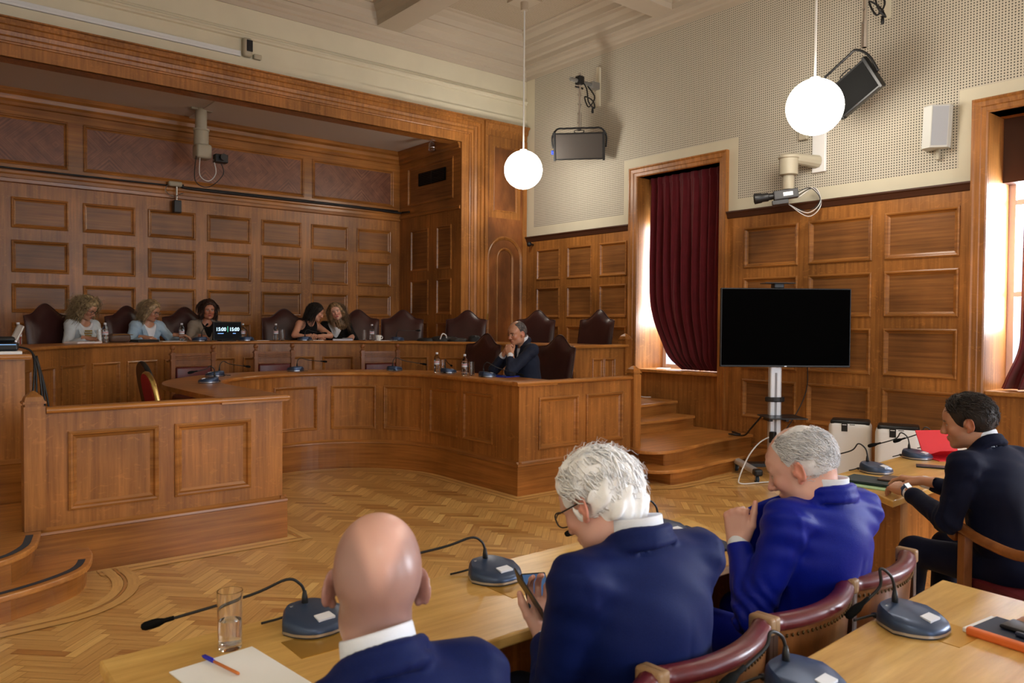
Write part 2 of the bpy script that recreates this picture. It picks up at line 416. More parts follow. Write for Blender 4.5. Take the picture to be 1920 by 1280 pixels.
for a, b in segs: mb.add([(x0, a, 2.99), (x0, b, 2.99), (XR, b, 2.99), (XR, a, 2.99)], [(0, 1, 2, 3)])
mb.add([(x0, YB-.035, 2.99), (x0, YB-.035, 5.56), (XR, YB-.035, 5.56), (XR, YB-.035, 2.99)], [(0, 1, 2, 3)])
mb.build('acoustic_lining', [PLASTER, PERF], wr)

# oak wainscot of the right wall
def wain(name, y0, y1, cols, rows=((.50, .96), (1.09, 1.58), (1.70, 2.17), (2.29, 2.77)), base=True, z0=0.0):
    mb = MB(); xf = XR-.03
    relief(mb, lambda u, v, d: Vector((xf-d, u, v)), (y0, y1), (z0, 2.94), [(a, b, max(c, z0+.02), d) for a, b in cols for c, d in rows if d > z0+.1], MOULD, m_mold=1, m_field=2)
    mb.m = 1
    mb.add([(xf, y0, z0), (xf, y0, 2.94), (XR, y0, 2.94), (XR, y0, z0)], [(0, 1, 2, 3)]); mb.add([(xf, y1, z0), (xf, y1, 2.94), (XR, y1, 2.94), (XR, y1, z0)], [(0, 1, 2, 3)])
    pr = [(0, -.035), (.012, -.03), (.02, -.005), (.03, .02), (.045, .034), (.045, .05), (0, .05)]
    mb.m = 3; mb.strip(pr, [lambda a, b: Vector((xf-a, y0, 2.94+b)), lambda a, b: Vector((xf-a, y1, 2.94+b))])
    mb.m = 1
    if base: mb.box(xf-.02, xf, y0, y1, z0, z0+.2)
    return mb.build(name, [OAKV, OAKH, OAKP, plain('dark_stained_oak', srgb(74, 42, 26), .45)], wr)
wain('wainscot', PB[0][1], YB-.02, [(7.42, 7.95), (8.10, 8.63), (8.79, 9.33)], z0=.62, base=False)
wain('wainscot', PB[1][1], PB[0][0], [(3.12, 3.84), (3.97, 4.69), (4.82, 5.53)], z0=0.0)
wain('wainscot', PB[2][1], PB[1][0], [(-1.15, -.3), (-.15, .6), (.72, 1.28)], z0=0.0)
wain('wainscot', YF, PB[2][0], [(-5.3, -4.5), (-4.3, -3.2)], z0=0.0)

# windows: casing, wooden reveal, sill, frame and panes
m, nt, b = new_mat('window_pane')
tr = nt.nodes.new('ShaderNodeBsdfTransparent'); gl = nt.nodes.new('ShaderNodeBsdfGlossy'); mx = nt.nodes.new('ShaderNodeMixShader')
gl.inputs['Roughness'].default_value = .02; mx.inputs[0].default_value = .06
nt.links.new(tr.outputs[0], mx.inputs[1]); nt.links.new(gl.outputs[0], mx.inputs[2]); nt.links.new(mx.outputs[0], nt.nodes['Material Output'].inputs['Surface'])
PANE = m
for k, (a, b) in enumerate(WIN):
    mb = MB(); pr = [(0, -.02), (.0, .03), (.012, .042), (.05, .045), (.058, .055), (.10, .058), (.115, .07), (.13, .07), (.13, 0)]
    zb = .31 if k == 0 else 0.0
    mb.strip([(q, p) for q, p in pr], [lambda q, p: Vector((XR-p, b+q, zb)), lambda q, p: Vector((XR-p, b+q, WZ1+q)), lambda q, p: Vector((XR-p, a-q, WZ1+q)), lambda q, p: Vector((XR-p, a-q, zb))])
    root = struct(mb.build('window_%d' % (k+1), OAKV))
    mb = MB()
    mb.box(XR+.001, XR+.60, b-.001, b+.03, .3, WZ1+.03); mb.box(XR+.001, XR+.60, a-.03, a+.001, .3, WZ1+.03); mb.box(XR+.001, XR+.60, a, b, WZ1, WZ1+.03)
    mb.box(XR+.05, XR+.30, a, b, 0, WZ0-.05)
    mb.build('window_reveal', OAKV, root)
    mb = MB(); mb.rbox(XR+.0, XR+.60, a, b, WZ0-.045, WZ0, .012); mb.box(XR+.06, XR+.09, a, b, WZ0-.09, WZ0-.045)
    mb.build('window_sill', OAKS, root)
    mb = MB(); mb.box(XR+.36, XR+.56, a, b, WZ1-.62, WZ1)
    mb.build('pelmet_box', plain('dark_stained_oak', srgb(60, 36, 24), .5), root)
    mb = MB()
    for y0, y1 in ((a, a+.06), ((a+b)/2-.04, (a+b)/2+.04), (b-.06, b)): mb.box(XR+.54, XR+.59, y0, y1, WZ0, WZ1)
    for z in (WZ0, 1.9, 2.8, WZ1-.06): mb.box(XR+.545, XR+.585, a, b, z, z+.05)
    mb.build('window_frame', WHITE, root)
    mb = MB(); mb.box(XR+.560, XR+.566, a+.02, b-.02, WZ0+.02, WZ1-.02); mb.build('window_glass', PANE, root)

# ---- alcove behind the upper bench
AX0, AX1, AY, AZ = .12, 6.86, 11.40, 4.45
mb = MB()
cols = [(1.96-.785*2-.63+.785*i, 1.96-.785*2+.785*i) for i in range(0, 9)]
cols = [(a, b) for a, b in [(1.32+.79*i-.79, 1.95+.79*i-.79) for i in range(8)] if a > AX0+.1 and b < AX1-.05]
fl = lambda u, v, d: Vector((u, AY-d, v))
relief(mb, fl, (AX0, AX1), (.6, 3.30), [(a, b, c, d) for a, b in cols for c, d in ((.72, 1.02), (1.18, 1.58), (1.70, 2.06), (2.20, 2.60), (2.75, 3.13))], MOULD, m_mold=1, m_field=2)
mb.m = 1
mb.strip([(0, 0), (.03, .01), (.035, .05), (.02, .06), (.02, .10), (.03, .12), (.03, .15), (0, .16)], [lambda p, q: Vector((AX0, AY-p, 3.30+q)), lambda p, q: Vector((AX1, AY-p, 3.30+q))])
relief(mb, fl, (AX0, AX1), (3.46, 4.24), [(.5, 1.95, 3.53, 4.14), (2.12, 5.15, 3.53, 4.14), (5.29, 6.74, 3.53, 4.14)], MOULD, m_frame=1, m_mold=1, m_field=3)
mb.m = 1
mb.strip([(0, 0), (.03, .01), (.03, .05), (.05, .08), (.055, .13), (.09, .16), (.09, .21), (0, .21)], [lambda p, q: Vector((AX0, AY-p, 4.24+q)), lambda p, q: Vector((AX1, AY-p, 4.24+q))])
# star-cut burr veneer: diamonds of diagonal grain in the frieze panels
m, nt, b = new_mat('quartered_veneer'); N, L = nt.nodes, nt.links
tc = N.new('ShaderNodeTexCoord'); sx = N.new('ShaderNodeSeparateXYZ'); L.new(tc.outputs['Object'], sx.inputs[0])
def tri(sock, per, ph):
    q = N.new('ShaderNodeMath'); q.operation = 'PINGPONG'; q.inputs[1].default_value = per
    ad = N.new('ShaderNodeMath'); ad.operation = 'ADD'; ad.inputs[1].default_value = ph+20*per
    L.new(sock, ad.inputs[0]); L.new(ad.outputs[0], q.inputs[0]); return q.outputs[0]
tx = tri(sx.outputs['X'], .62, -2.12+.31); tz = tri(sx.outputs['Z'], .31, -3.53)
dd = N.new('ShaderNodeMath'); dd.operation = 'SUBTRACT'; L.new(tx, dd.inputs[0]); L.new(tz, dd.inputs[1])
nn = N.new('ShaderNodeTexNoise'); nn.noise_dimensions = '1D'; nn.inputs['Scale'].default_value = 34; nn.inputs['Detail'].default_value = 3; L.new(dd.outputs[0], nn.inputs['W'])
n4 = N.new('ShaderNodeTexNoise'); n4.inputs['Scale'].default_value = 9; L.new(tc.outputs['Object'], n4.inputs['Vector'])
av = N.new('ShaderNodeMath'); av.operation = 'MULTIPLY_ADD'; av.inputs[1].default_value = .45; L.new(n4.outputs['Fac'], av.inputs[0])
hm = N.new('ShaderNodeMath'); hm.operation = 'MULTIPLY'; hm.inputs[1].default_value = .55; L.new(nn.outputs['Fac'], hm.inputs[0]); L.new(hm.outputs[0], av.inputs[2])
rp = N.new('ShaderNodeValToRGB'); rp.color_ramp.elements[0].position = .35; rp.color_ramp.elements[1].position = .68
rp.color_ramp.elements[0].color = (*srgb(102, 58, 40), 1); rp.color_ramp.elements[1].color = (*srgb(146, 94, 66), 1)
L.new(av.outputs[0], rp.inputs['Fac']); L.new(rp.outputs['Color'], b.inputs['Base Color']); b.inputs['Roughness'].default_value = .4
VEN = m
struct(mb.build('wall_alcove', [OAKV, OAKH, OAKP, VEN]))
for nm, X0, s in (('wall_alcove_right', AX1, -1), ('wall_alcove_left', AX0, 1)):
    mb = MB(); ff = lambda u, v, d: Vector((X0+s*d, u, v))
    relief(mb, ff, (YB, AY), (3.37, 4.24), [(YB+.18, AY-.26, 3.52, 4.15)], MOULD, m_frame=1, m_mold=1, m_field=2)
    relief(mb, ff, (YB, AY), (.6, 3.37), [(a, b, c, d) for a, b in ((9.87, 10.28), (10.51, 11.04)) for c, d in ((.72, 1.02), (1.18, 1.62), (1.74, 2.30), (2.44, 3.12))], MOULD, m_mold=1, m_field=2)
    mb.m = 1
    mb.strip([(0, 0), (.03, .01), (.03, .05), (.05, .08), (.055, .13), (.09, .16), (.09, .21), (0, .21)], [lambda p, q: Vector((X0+s*p, YB, 4.24+q)), lambda p, q: Vector((X0+s*p, AY, 4.24+q))])
    mb.strip([(0, 0), (.02, .01), (.02, .05), (0, .06)], [lambda p, q: Vector((X0+s*p, YB, 3.33+q)), lambda p, q: Vector((X0+s*p, AY, 3.33+q))])
    struct(mb.build(nm, [OAKV, OAKH, OAKP]))
mb = MB(); mb.box(AX0-.1, AX1+.1, YB+.05, AY+.1, AZ, AZ+.06)
mb.box(3.42, 3.56, YB+.2, AY, AZ-.02, AZ)
struct(mb.build('ceiling_alcove', ALCEIL))
# moulded oak casing round the opening
prof = [(.0, .0), (.0, .03), (.004, .035), (.13, .035), (.135, .05), (.15, .055), (.155, .07), (.19, .075), (.20, .09), (.21, .075), (.25, .085), (.255, .10), (.30, .10), (.31, .12), (.335, .12), (.34, .10), (.37, .10), (.375, .13), (.39, .13), (.39, 0)]
mb = MB(); z0 = 4.33
mb.strip(prof, [lambda p, q: Vector((AX0-p, YB-q, .3)), lambda p, q: Vector((AX0-p, YB-q, z0+p)), lambda p, q: Vector((AX1+p, YB-q, z0+p)), lambda p, q: Vector((AX1+p, YB-q, .3))])
mb.box(AX0, AX1, YB-.03, YB+.22, 4.33, 4.452); struct(mb.build('trim_2', OAKV))
# flat pilaster with an arched panel between the opening and the right wall
def pilaster(nm, x0, x1):
    mb = MB(); f = lambda u, v, d: Vector((u, YB-.05-d, v)); cx = (x0+x1)/2
    mb.m = 2; mb.box(x0, x1, YB-.05, YB, .3, 4.72); mb.m = 0
    wo = (x1-x0)/2-.10
    relief(mb, lambda u, v, d: f(u, v, d+.004), (cx-wo+.02, cx+wo-.02), (3.25, 4.50), [(cx-wo+.10, cx+wo-.10, 3.35, 4.36)], MOULDS, m_field=2)
    # ogee top moulding
    mb.strip([(0, 0), (.02, .02), (.02, .08), (.05, .11), (.06, .17), (.09, .19), (.09, .215), (0, .215)], [lambda p, q: Vector((x0, YB-.05-p, 4.505+q)), lambda p, q: Vector((x1, YB-.05-p, 4.505+q))])
    # arched mouldings: two concentric rounds carried down as uprights
    for r, pw in ((wo+.02, .05), (wo-.16, .04)):
        zs = 2.62; pr = [(0, 0), (.004, .02), (pw*.4, .03), (pw, .012), (pw, 0)]
        path = [(1, 0, cx+r, .7)]+[(math.cos(t), math.sin(t), cx+r*math.cos(t), zs+r*math.sin(t)) for t in np.linspace(0, PI, 20)]+[(-1, 0, cx-r, .7)]
        mb.strip(pr, [(lambda p, q, c=c_, s_=s_, X=X, Zz=Zz: Vector((X-c*p, YB-.05-q, Zz-s_*p))) for c_, s_, X, Zz in path])
    for s_ in (x0+.0, x1-.08): mb.box(s_, s_+.08, YB-.075, YB-.05, .3, 4.5)
    return struct(mb.build(nm, [OAKV, OAKH, OAKB]))
pilaster('trim_3', 7.25, 8.115); pilaster('trim_4', XL+.02, -.27)

# ---- raised floors and the steps beside the benches
H1, H2, H3, H4 = .155, .31, .465, .62
def Upath(r, yc, yf, n=28):
    """U-shaped run: up the left leg, round, down the right leg; list of (x, y, nx, ny) with the normal pointing to the inside"""
    P = [(XC-r, yf, 1, 0)]
    P += [(XC-r, yf+(yc-yf)*k/4, 1, 0) for k in range(1, 4)]
    for k in range(n+1):
        t = PI-PI*k/n; P.append((XC+r*math.cos(t), yc+r*math.sin(t), -math.cos(t), -math.sin(t)))
    P += [(XC+r, yc-(yc-yf)*k/4, -1, 0) for k in range(1, 4)]+[(XC+r, yf, -1, 0)]
    return P
def slab_between(inner, outer, z0, z1):
    mb = MB(); n = len(inner)
    vs = [(*p, z1) for p in inner]+[(*p, z1) for p in outer]+[(*p, z0) for p in inner]+[(*p, z0) for p in outer]
    fs = []
    for k in range(n-1):
        fs += [(k, k+1, n+k+1, n+k), (2*n+k, 3*n+k, 3*n+k+1, 2*n+k+1), (k, 2*n+k, 2*n+k+1, k+1), (n+k, n+k+1, 3*n+k+1, 3*n+k)]
    fs += [(0, n, 3*n, 2*n), (n-1, 3*n-1, 4*n-1, 2*n-1)]
    return mb.add(vs, fs)
LYC, LYF, UYC, UYF = 6.8, 5.56, 7.0, 6.50
a = [p[:2] for p in Upath(1.16, LYC, LYF+.02)]; b = [p[:2] for p in Upath(2.80, UYC, LYF+.02)]
struct(slab_between(a, b, .0, H2-.003).build('platform', OAKS))
inn = Upath(2.82, UYC, UYF+.02); out = []
for x, y, nx, ny in inn:
    best = 99
    dx, dy = -nx, -ny
    lim = []
    if dx > 1e-6: lim.append((XR-.04-x)/dx)
    if dx < -1e-6: lim.append((XL+.04-x)/dx)
    t = min(lim) if lim else 99
    if dy > 1e-6:
        ty = (YB-.16-y)/dy; X_ = x+dx*ty
        if AX0+.02 < X_ < AX1-.02:
            ty = (AY-.03-y)/dy
            lx = ((AX1-.03-x)/dx) if dx > 1e-6 else ((AX0+.03-x)/dx if dx < -1e-6 else 99)
            ty = min(ty, lx)
        t = min(t, ty)
    out.append((x+dx*t, y+dy*t))
struct(slab_between([p[:2] for p in inn], out, .0, H4-.003).build('platform', OAKS))
def stairs(side):
    mx_ = lambda pts: [(p[0] if side > 0 else 2*XC-p[0], p[1]) for p in pts]
    wallx = XR-.055
    s1 = smooth_path([(6.16, 5.58, 0), (6.00, 5.45, 0), (5.93, 5.22, 0), (6.0, 5.05, 0), (6.2, 4.965, 0), (6.5, 4.955, 0), (6.9, 5.01, 0), (7.6, 5.05, 0), (wallx, 5.09, 0)], 5)
    s2 = smooth_path([(6.28, 5.66, 0), (6.12, 5.50, 0), (6.07, 5.35, 0), (6.18, 5.20, 0), (6.43, 5.15, 0), (6.87, 5.24, 0), (7.3, 5.32, 0), (wallx, 5.35, 0)], 5)
    s3 = smooth_path([(6.80, 6.44, 0), (6.80, 6.25, 0), (6.90, 6.11, 0), (7.2, 6.08, 0), (7.6, 6.10, 0), (8.0, 6.13, 0)], 4)
    s4 = [Vector(p) for p in ((7.20, 6.52, 0), (7.20, 6.39, 0), (7.6, 6.42, 0), (8.08, 6.47, 0))]
    if side < 0:
        fl_ = lambda pts: [(2*XC-x, y, 0) for x, y in pts]
        s1 = smooth_path(fl_([(1.05, 5.53), (1.04, 5.37), (.96, 5.12), (.80, 4.965), (.55, 4.84), (.2, 4.74), (-.4, 4.68), (2*XC-wallx, 4.66)]), 5)
        s2 = smooth_path(fl_([(.80, 5.60), (.775, 5.48), (.752, 5.36), (.70, 5.17), (.57, 4.99), (.35, 4.90), (-.2, 4.86), (2*XC-wallx, 4.85)]), 5)
    ri, tr_ = MB(), MB()
    for pts, z, back in ((s1, H1, 5.75), (s2, H2, 6.50), (s3, H3, 6.48), (s4, H4, 6.55)):
        P = mx_(pts)
        x0 = P[0][0]; x1 = P[-1][0]
        poly = P+[(x1, back), (x0, back)]
        if side < 0: poly = poly[::-1]
        tr_.prism(poly, z-.035, z)
        ins = [(min(max(p[0]+side*.028, min(x0, x1)), max(x0, x1)-.0) if k < len(P)*.55 else p[0], p[1]+.028) for k, p in enumerate(P)]
        poly = ins+[(x1, back), (x0, back)]
        if side < 0: poly = poly[::-1]
        ri.prism(poly, z-.155, z-.035)
    mb = ri
    o = struct(mb.build('stairs', OAKH)); tr_.build('tread', OAKS, o, bevel=.008)
    if side > 0:
        q = MB(); q.box(6.28, 6.31, 5.7, 6.5, .31, .6); q.build('stringer', OAKH, o)
    else:
        q = MB()
        for pts, z in ((s1, H1), (s2, H2)):
            P = mx_(pts)[7:-3]; n = len(P); a_, b_ = [], []
            for i, p in enumerate(P):
                q0, q1 = P[max(i-1, 0)], P[min(i+1, n-1)]; d = Vector((q1[0]-q0[0], q1[1]-q0[1])).normalized(); nn_ = Vector((d.y, -d.x))
                for lst, o_ in ((a_, .035), (b_, .075)): lst.append((p[0]+nn_.x*o_, p[1]+nn_.y*o_, z+.0018))
            q.add(a_+b_, [(i, i+1, n+i+1, n+i) for i in range(n-1)])
        tag(q.build('anti_slip_strip', plain('black_grit_tape', (.045, .055, .075), .8), o), 'black anti-slip tape')
stairs(1); stairs(-1)
# ================================================================ benches
def Ufn(xc, r, yc, yf):
    L1 = yc-yf; A = PI*r
    def fn(s, z, d=0.0):
        if s < L1: return Vector((xc-r+d, yf+s, z))
        if s > L1+A: return Vector((xc+r-d, yc-(s-L1-A), z))
        t = PI-(s-L1)/r
        return Vector((xc+(r-d)*math.cos(t), yc+(r-d)*math.sin(t), z))
    return fn, 2*L1+A
def sweepU(mb, prof, xc, r, yc, yf, n=56):
    """prof: (d, z), d measured towards the inside of the U"""
    fn, L = Ufn(xc, r, yc, yf); L1 = yc-yf
    ss = [0, L1*.5]+[L1+PI*r*k/n for k in range(n+1)]+[L1*1.5+PI*r, L]
    mb.strip(prof, [(lambda a, b, s=s: fn(s, b, a)) for s in ss])
def bullnose(d0, d1, z0, z1, n=5):
    r = (z1-z0)/2; return [(d0, z0), (d0, z1)]+[(d1-r+r*math.cos(t), (z0+z1)/2+r*math.sin(t)) for t in np.linspace(PI/2, -PI/2, n)]+[(d0, z0)]
def newel(mb, x, y, z0, z1, w=.058):
    mb.box(x-w, x+w, y-w, y+w, z0, z1)
    mb.box(x-w+.008, x+w-.008, y-w+.008, y+w-.008, z1, z1+.016)
    mb.box(x-w-.004, x+w+.004, y-w-.004, y+w+.004, z1+.016, z1+.03)
    P = lambda q, z: [(x-q, y-q, z), (x+q, y-q, z), (x+q, y+q, z), (x-q, y+q, z)]
    mb.add(P(w-.004, z1+.03)+P(w-.012, z1+.058)+P(.014, z1+.088)+[(x, y, z1+.094)], [(0, 1, 5, 4), (1, 2, 6, 5), (2, 3, 7, 6), (3, 0, 4, 7), (4, 5, 9, 8), (5, 6, 10, 9), (6, 7, 11, 10), (7, 4, 8, 11), (8, 9, 12), (9, 10, 12), (10, 11, 12), (11, 8, 12)])

# lower bench
ZT = 1.06
root = thing('curved_bench_desk', 'lower oak horseshoe bench with moulded front panels and two straight end parapets', 'desk', (XC, LYC, 0))
fn, L = Ufn(XC, 1.145, LYC, LYF)
mb = MB()
relief(mb, fn, (0, L), (.31, ZT-.035), [(L/2+c-.245, L/2+c+.245, .43, .91) for c in (-2.40, -1.81, -1.22, -.64, 0, .64, 1.22, 1.81, 2.40)], [(a, b) for a, b in MOULDS], du=.07, m_mold=1, m_field=0)
mb.build('front_panelling', [OAKV, OAKH], root, world=True)
mb = MB(); sweepU(mb, [(-.02, 0), (.022, 0), (.022, .27), (.030, .275), (.026, .29), (.012, .30), (0, .315), (-.02, .315), (-.02, 0)], XC, 1.145, LYC, LYF-.0205)
for s in (1, -1):
    x0, x1 = (XC+1.115, XC+2.80) if s > 0 else (XC-2.80, XC-1.115)
    mb.strip([(0, 0), (.022, 0), (.022, .27), (.03, .275), (.026, .29), (.012, .30), (0, .315)], [lambda a, b: Vector((x0, LYF-a, b)), lambda a, b: Vector((x1, LYF-a, b))])
mb.build('plinth', OAKH, root, world=True)
mb = MB(); sweepU(mb, bullnose(-.455, .045, ZT-.04, ZT), XC, 1.145, LYC, LYF-.03)
mb.build('desktop', OAKT, root, world=True, smooth=True, sharp=50)
for s in (1, -1):
    mb = MB(); e0, e1 = 1.145, 2.68
    pan = [(1.385, 1.91, .405, .905), (2.015, 2.55, .405, .905)]
    f = lambda u, v, d: Vector((XC+s*u, LYF-d, v))
    relief(mb, f, (e0, e1), (.31, ZT-.035), pan, MOULD, m_mold=1, m_field=2)
    mb.m = 0; q = [XC+s*(e0+.004), XC+s*e1]; mb.box(min(q), max(q), LYF+.02, LYF+.05, .31, ZT-.035)
    mb.build('end_parapet', [OAKV, OAKH, OAKV], root, world=True)
    mb = MB(); q = [XC+s*1.10, XC+s*2.672]
    mb.strip([(-.05, ZT-.035)]+[(p, z) for p, z in bullnose(-.05, .035, ZT-.035, ZT+.004, 7)[1:-1]]+[(-.05, ZT-.035)], [lambda a, b: Vector((min(q), LYF-a, b)), lambda a, b: Vector((max(q), LYF-a, b))])
    mb.build('hand_rail', OAKT, root, world=True, smooth=True, sharp=50)
    mb = MB(); newel(mb, XC+s*2.735, LYF+.02, .312, 1.075); mb.build('newel_post', OAKV, root, world=True)
# upper bench
XU, UR, ZU = 3.53, 2.70, 1.36
root = thing('curved_bench_desk', 'upper oak bench curving behind the lower one, set with water bottles and microphones', 'desk', (XU, UYC, 0.31))
fn, L = Ufn(XU, UR, UYC, UYF)
mb = MB()
relief(mb, fn, (0, L), (.31, ZU-.035), [(L/2+s*UR*math.radians(5.3+10.6*k)-.2, L/2+s*UR*math.radians(5.3+10.6*k)+.2, .56, 1.16) for k in range(8) for s in (-1, 1)], MOULDS, du=.1, m_mold=1)
mb.build('front_panelling', [OAKV, OAKH], root, world=True)
mb = MB(); sweepU(mb, [(0, .312), (.022, .312), (.022, .58), (.028, .59), (.01, .61), (0, .62)], XU, UR, UYC, UYF-.02)
for s in (1, -1):
    q = sorted((XU+s*(UR-.02), XU+s*(UR+.86))); mb.strip([(0, .312), (.022, .312), (.022, .58), (.028, .59), (.01, .61), (0, .62)], [lambda a, b: Vector((q[0], UYF-a, b)), lambda a, b: Vector((q[1], UYF-a, b))])
mb.build('plinth', OAKH, root, world=True)
mb = MB(); sweepU(mb, bullnose(-.56, .04, ZU-.035, ZU), XU, UR, UYC, UYF-.035, 80); mb.build('desktop', OAKT, root, world=True, smooth=True, sharp=50)
for s in (1, -1):
    mb = MB(); e0, e1 = UR, UR+.88
    f = lambda u, v, d: Vector((XU+s*u, UYF-d, v))
    relief(mb, f, (e0, e1), (.62, ZU-.035), [(UR+.30, UR+.495, .74, 1.20), (UR+.499, UR+.69, .74, 1.20)], MOULDS, m_mold=1)
    q = sorted((XU+s*(e0+.004), XU+s*e1)); mb.box(q[0], q[1], UYF+.012, UYF+.05, .62, ZU-.035)
    mb.build('end_panel', [OAKV, OAKH], root, world=True)
    mb = MB(); q = sorted((XU+s*(UR-.04), XU+s*(UR+.90))); mb.rbox(q[0], q[1], UYF-.04, UYF+.08, ZU-.035, ZU+.002, .014); mb.build('hand_rail', OAKT, root, world=True)
    mb = MB(); newel(mb, XU+s*(UR+.90), UYF+.03, .625, 1.40); mb.build('newel_post', OAKV, root, world=True)

# ================================================================ chairs
def face(o, tx, ty):
    d = Vector((tx, ty))-Vector(o.location[:2]); o.rotation_euler = (0, 0, math.atan2(-d.x, d.y))
def rz_to(x, y, tx, ty): return math.atan2(-(tx-x), ty-y)
def leather_chair(label):
    """high camel-back chair, front towards +y"""
    t = thing('conference_chair', label, 'chair')
    W = .30
    def top(u): return 1.045+.125*(math.cos(min(1, abs(u)/.72)*PI)*.5+.5)-.012*abs(u)**4
    def back(side):
        def fn(a, b):
            u = a*2-1; e = (1-abs(u)**6)**.5; ev = min(1, (1-b)*9)**.5*min(1, b*8+.3)
            th = .045*e*ev+.004
            bow = .055*u*u; x = u*(W-.012*(1-b)); z = .44+(top(u)-.44)*b
            pad = .018*(1-u*u)*math.sin(min(1, b*1.05)*PI)
            return Vector((x, -.25-.10*b+bow+(th+pad if side else -th), z))
        return fn
    mb = MB(); mb.grid(back(1), 20, 16); mb.grid(back(0), 20, 16)
    mb.build('backrest', LEATHER, t, smooth=True)
    mb = MB(); n = 24; P = [Vector((u*(W+.004), -.35+.055*u*u, top(u)+.002)) for u in np.linspace(-1, 1, n)]
    mb.tube([Vector((-W, -.25+.055, .45))]+P+[Vector((W, -.25+.055, .45))], .008, 6); mb.build('piping', LEATHER, t, smooth=True)
    mb = MB(); mb.rbox(-.27, .27, -.24, .27, .40, .50, .04, seg=3); mb.build('seat', LEATHER, t, smooth=True)
    for s in (-1, 1):
        mb = MB(); mb.tube(smooth_path([(s*.29, -.24, .70), (s*.31, -.05, .69), (s*.31, .16, .68), (s*.30, .22, .64), (s*.29, .2, .44)], 4), .022, 8); mb.build('armrest', OAKC, t, smooth=True)
        for y in (-.24, .22):
            mb = MB(); mb.tube([(s*.24, y, .42), (s*.25, y*1.08, 0)], [.028, .018], 8); mb.build('leg', OAKC, t)
    return t
lc0 = leather_chair('x')
LCH = [((1.53, 10.19), 'dark brown leather chair behind the curly blonde woman in white jacket'),
 ((2.47, 10.60), 'dark brown leather chair behind the blonde woman in pale blue jacket'),
 ((3.20, 10.74), 'dark brown leather chair behind the dark haired woman at the timer screen'),
 ((4.50, 10.60), 'brown leather chair behind the woman in sleeveless black top'),
 ((5.45, 10.22), 'brown leather chair behind the long haired woman in black jacket and white top'),
 ((5.98, 9.85), 'empty brown leather chair right of the long haired woman in black jacket'),
 ((6.62, 9.14), 'empty brown leather chair behind the heap of black bags on the upper bench'),
 ((7.10, 8.16), 'empty brown leather chair against the arched pilaster, behind the man with clasped hands'),
 ((7.25, 7.14), 'empty brown leather chair at the right end of the upper bench')]
for i, ((x, y), lb) in enumerate(LCH):
    d = (Vector((XU, 7.0 if y > 7 else y))-Vector((x, y))).normalized(); rz = math.atan2(-d.x, d.y)
    if y < 7.6: rz = PI/2
    p = Vector((x, y, H4))+Vector((d.x, d.y, 0))*.30
    if i == 0: lc0.location = p; lc0.rotation_euler = (0, 0, rz); lc0['label'] = lb; lc0['group'] = 'leather chairs of the upper bench'
    else: dup(lc0, p, rz, lb, 'leather chairs of the upper bench')
for (x, y, rz), lb in (((5.60-.24, 7.48-.05, 1.66), 'empty brown leather chair at lower bench, left of the man with clasped hands'),
                       ((5.80-.30, 6.32, PI/2), 'brown leather chair the man with clasped hands is sitting in')):
    dup(lc0, (x, y, H2), rz, lb, 'leather chairs of the lower bench')

def finial_chair(label):
    t = thing('panel_back_chair', label, 'chair')
    for s in (-1, 1):
        mb = MB(); mb.rbox(s*.225-.024, s*.225+.024, -.27, -.22, 0, .955, .005); mb.m = 0
        mb.box(s*.225-.030, s*.225+.030, -.277, -.213, .86, .875); mb.box(s*.225-.030, s*.225+.030, -.277, -.213, .925, .94)
        p = mb.build('back_post', OAKC, t)
        mb = MB(); mb.lathe([(.012, .955), (.02, .965), (.012, .975), (.024, .988), (.029, 1.005), (.022, 1.024), (0, 1.032)], Matrix.Translation((s*.225, -.245, 0)), 12); mb.build('finial', OAKC, p, smooth=True)
        mb = MB(); mb.rbox(s*.225-.024, s*.225+.024, .20, .248, 0, .45, .005); mb.build('leg', OAKC, t)
    mb = MB()
    for z in (.865, .885, .905): mb.rbox(-.20, .20, -.262, -.228, z, z+.016, .004)
    mb.box(-.2, .2, -.255, -.235, .80, .94); mb.rbox(-.2, .2, -.262, -.228, .795, .815, .004); mb.build('crest_rail', OAKC, t)
    mb = MB(); mb.rbox(-.195, .195, -.265, -.215, .50, .79, .02, seg=3); mb.build('back_pad', MAROON, t, smooth=True)
    mb = MB(); mb.rbox(-.24, .24, -.22, .25, .43, .50, .025, seg=3); mb.build('seat', MAROON, t, smooth=True)
    mb = MB(); mb.box(-.22, .22, -.24, .24, .37, .43); mb.build('seat_frame', OAKC, t)
    return t
fc = None
for (x, y), lb in (((2.77, 8.72), 'panel-back chair with maroon pad and ball finials, below the timer screen'),
                   ((3.73, 8.86), 'panel-back chair with maroon pad and ball finials, middle one of the three'),
                   ((4.83, 8.32), 'panel-back chair with maroon pad and ball finials, nearest the lower water bottles')):
    rz = rz_to(x, y, XC*.4+.6*x*.35+.6*.65*XC, 3.0)
    if fc is None: fc = finial_chair(lb); fc.location = (x, y, H2); fc.rotation_euler = (0, 0, rz); fc['group'] = 'panel-back chairs of the lower bench'
    else: dup(fc, (x, y, H2), rz, lb, 'panel-back chairs of the lower bench')

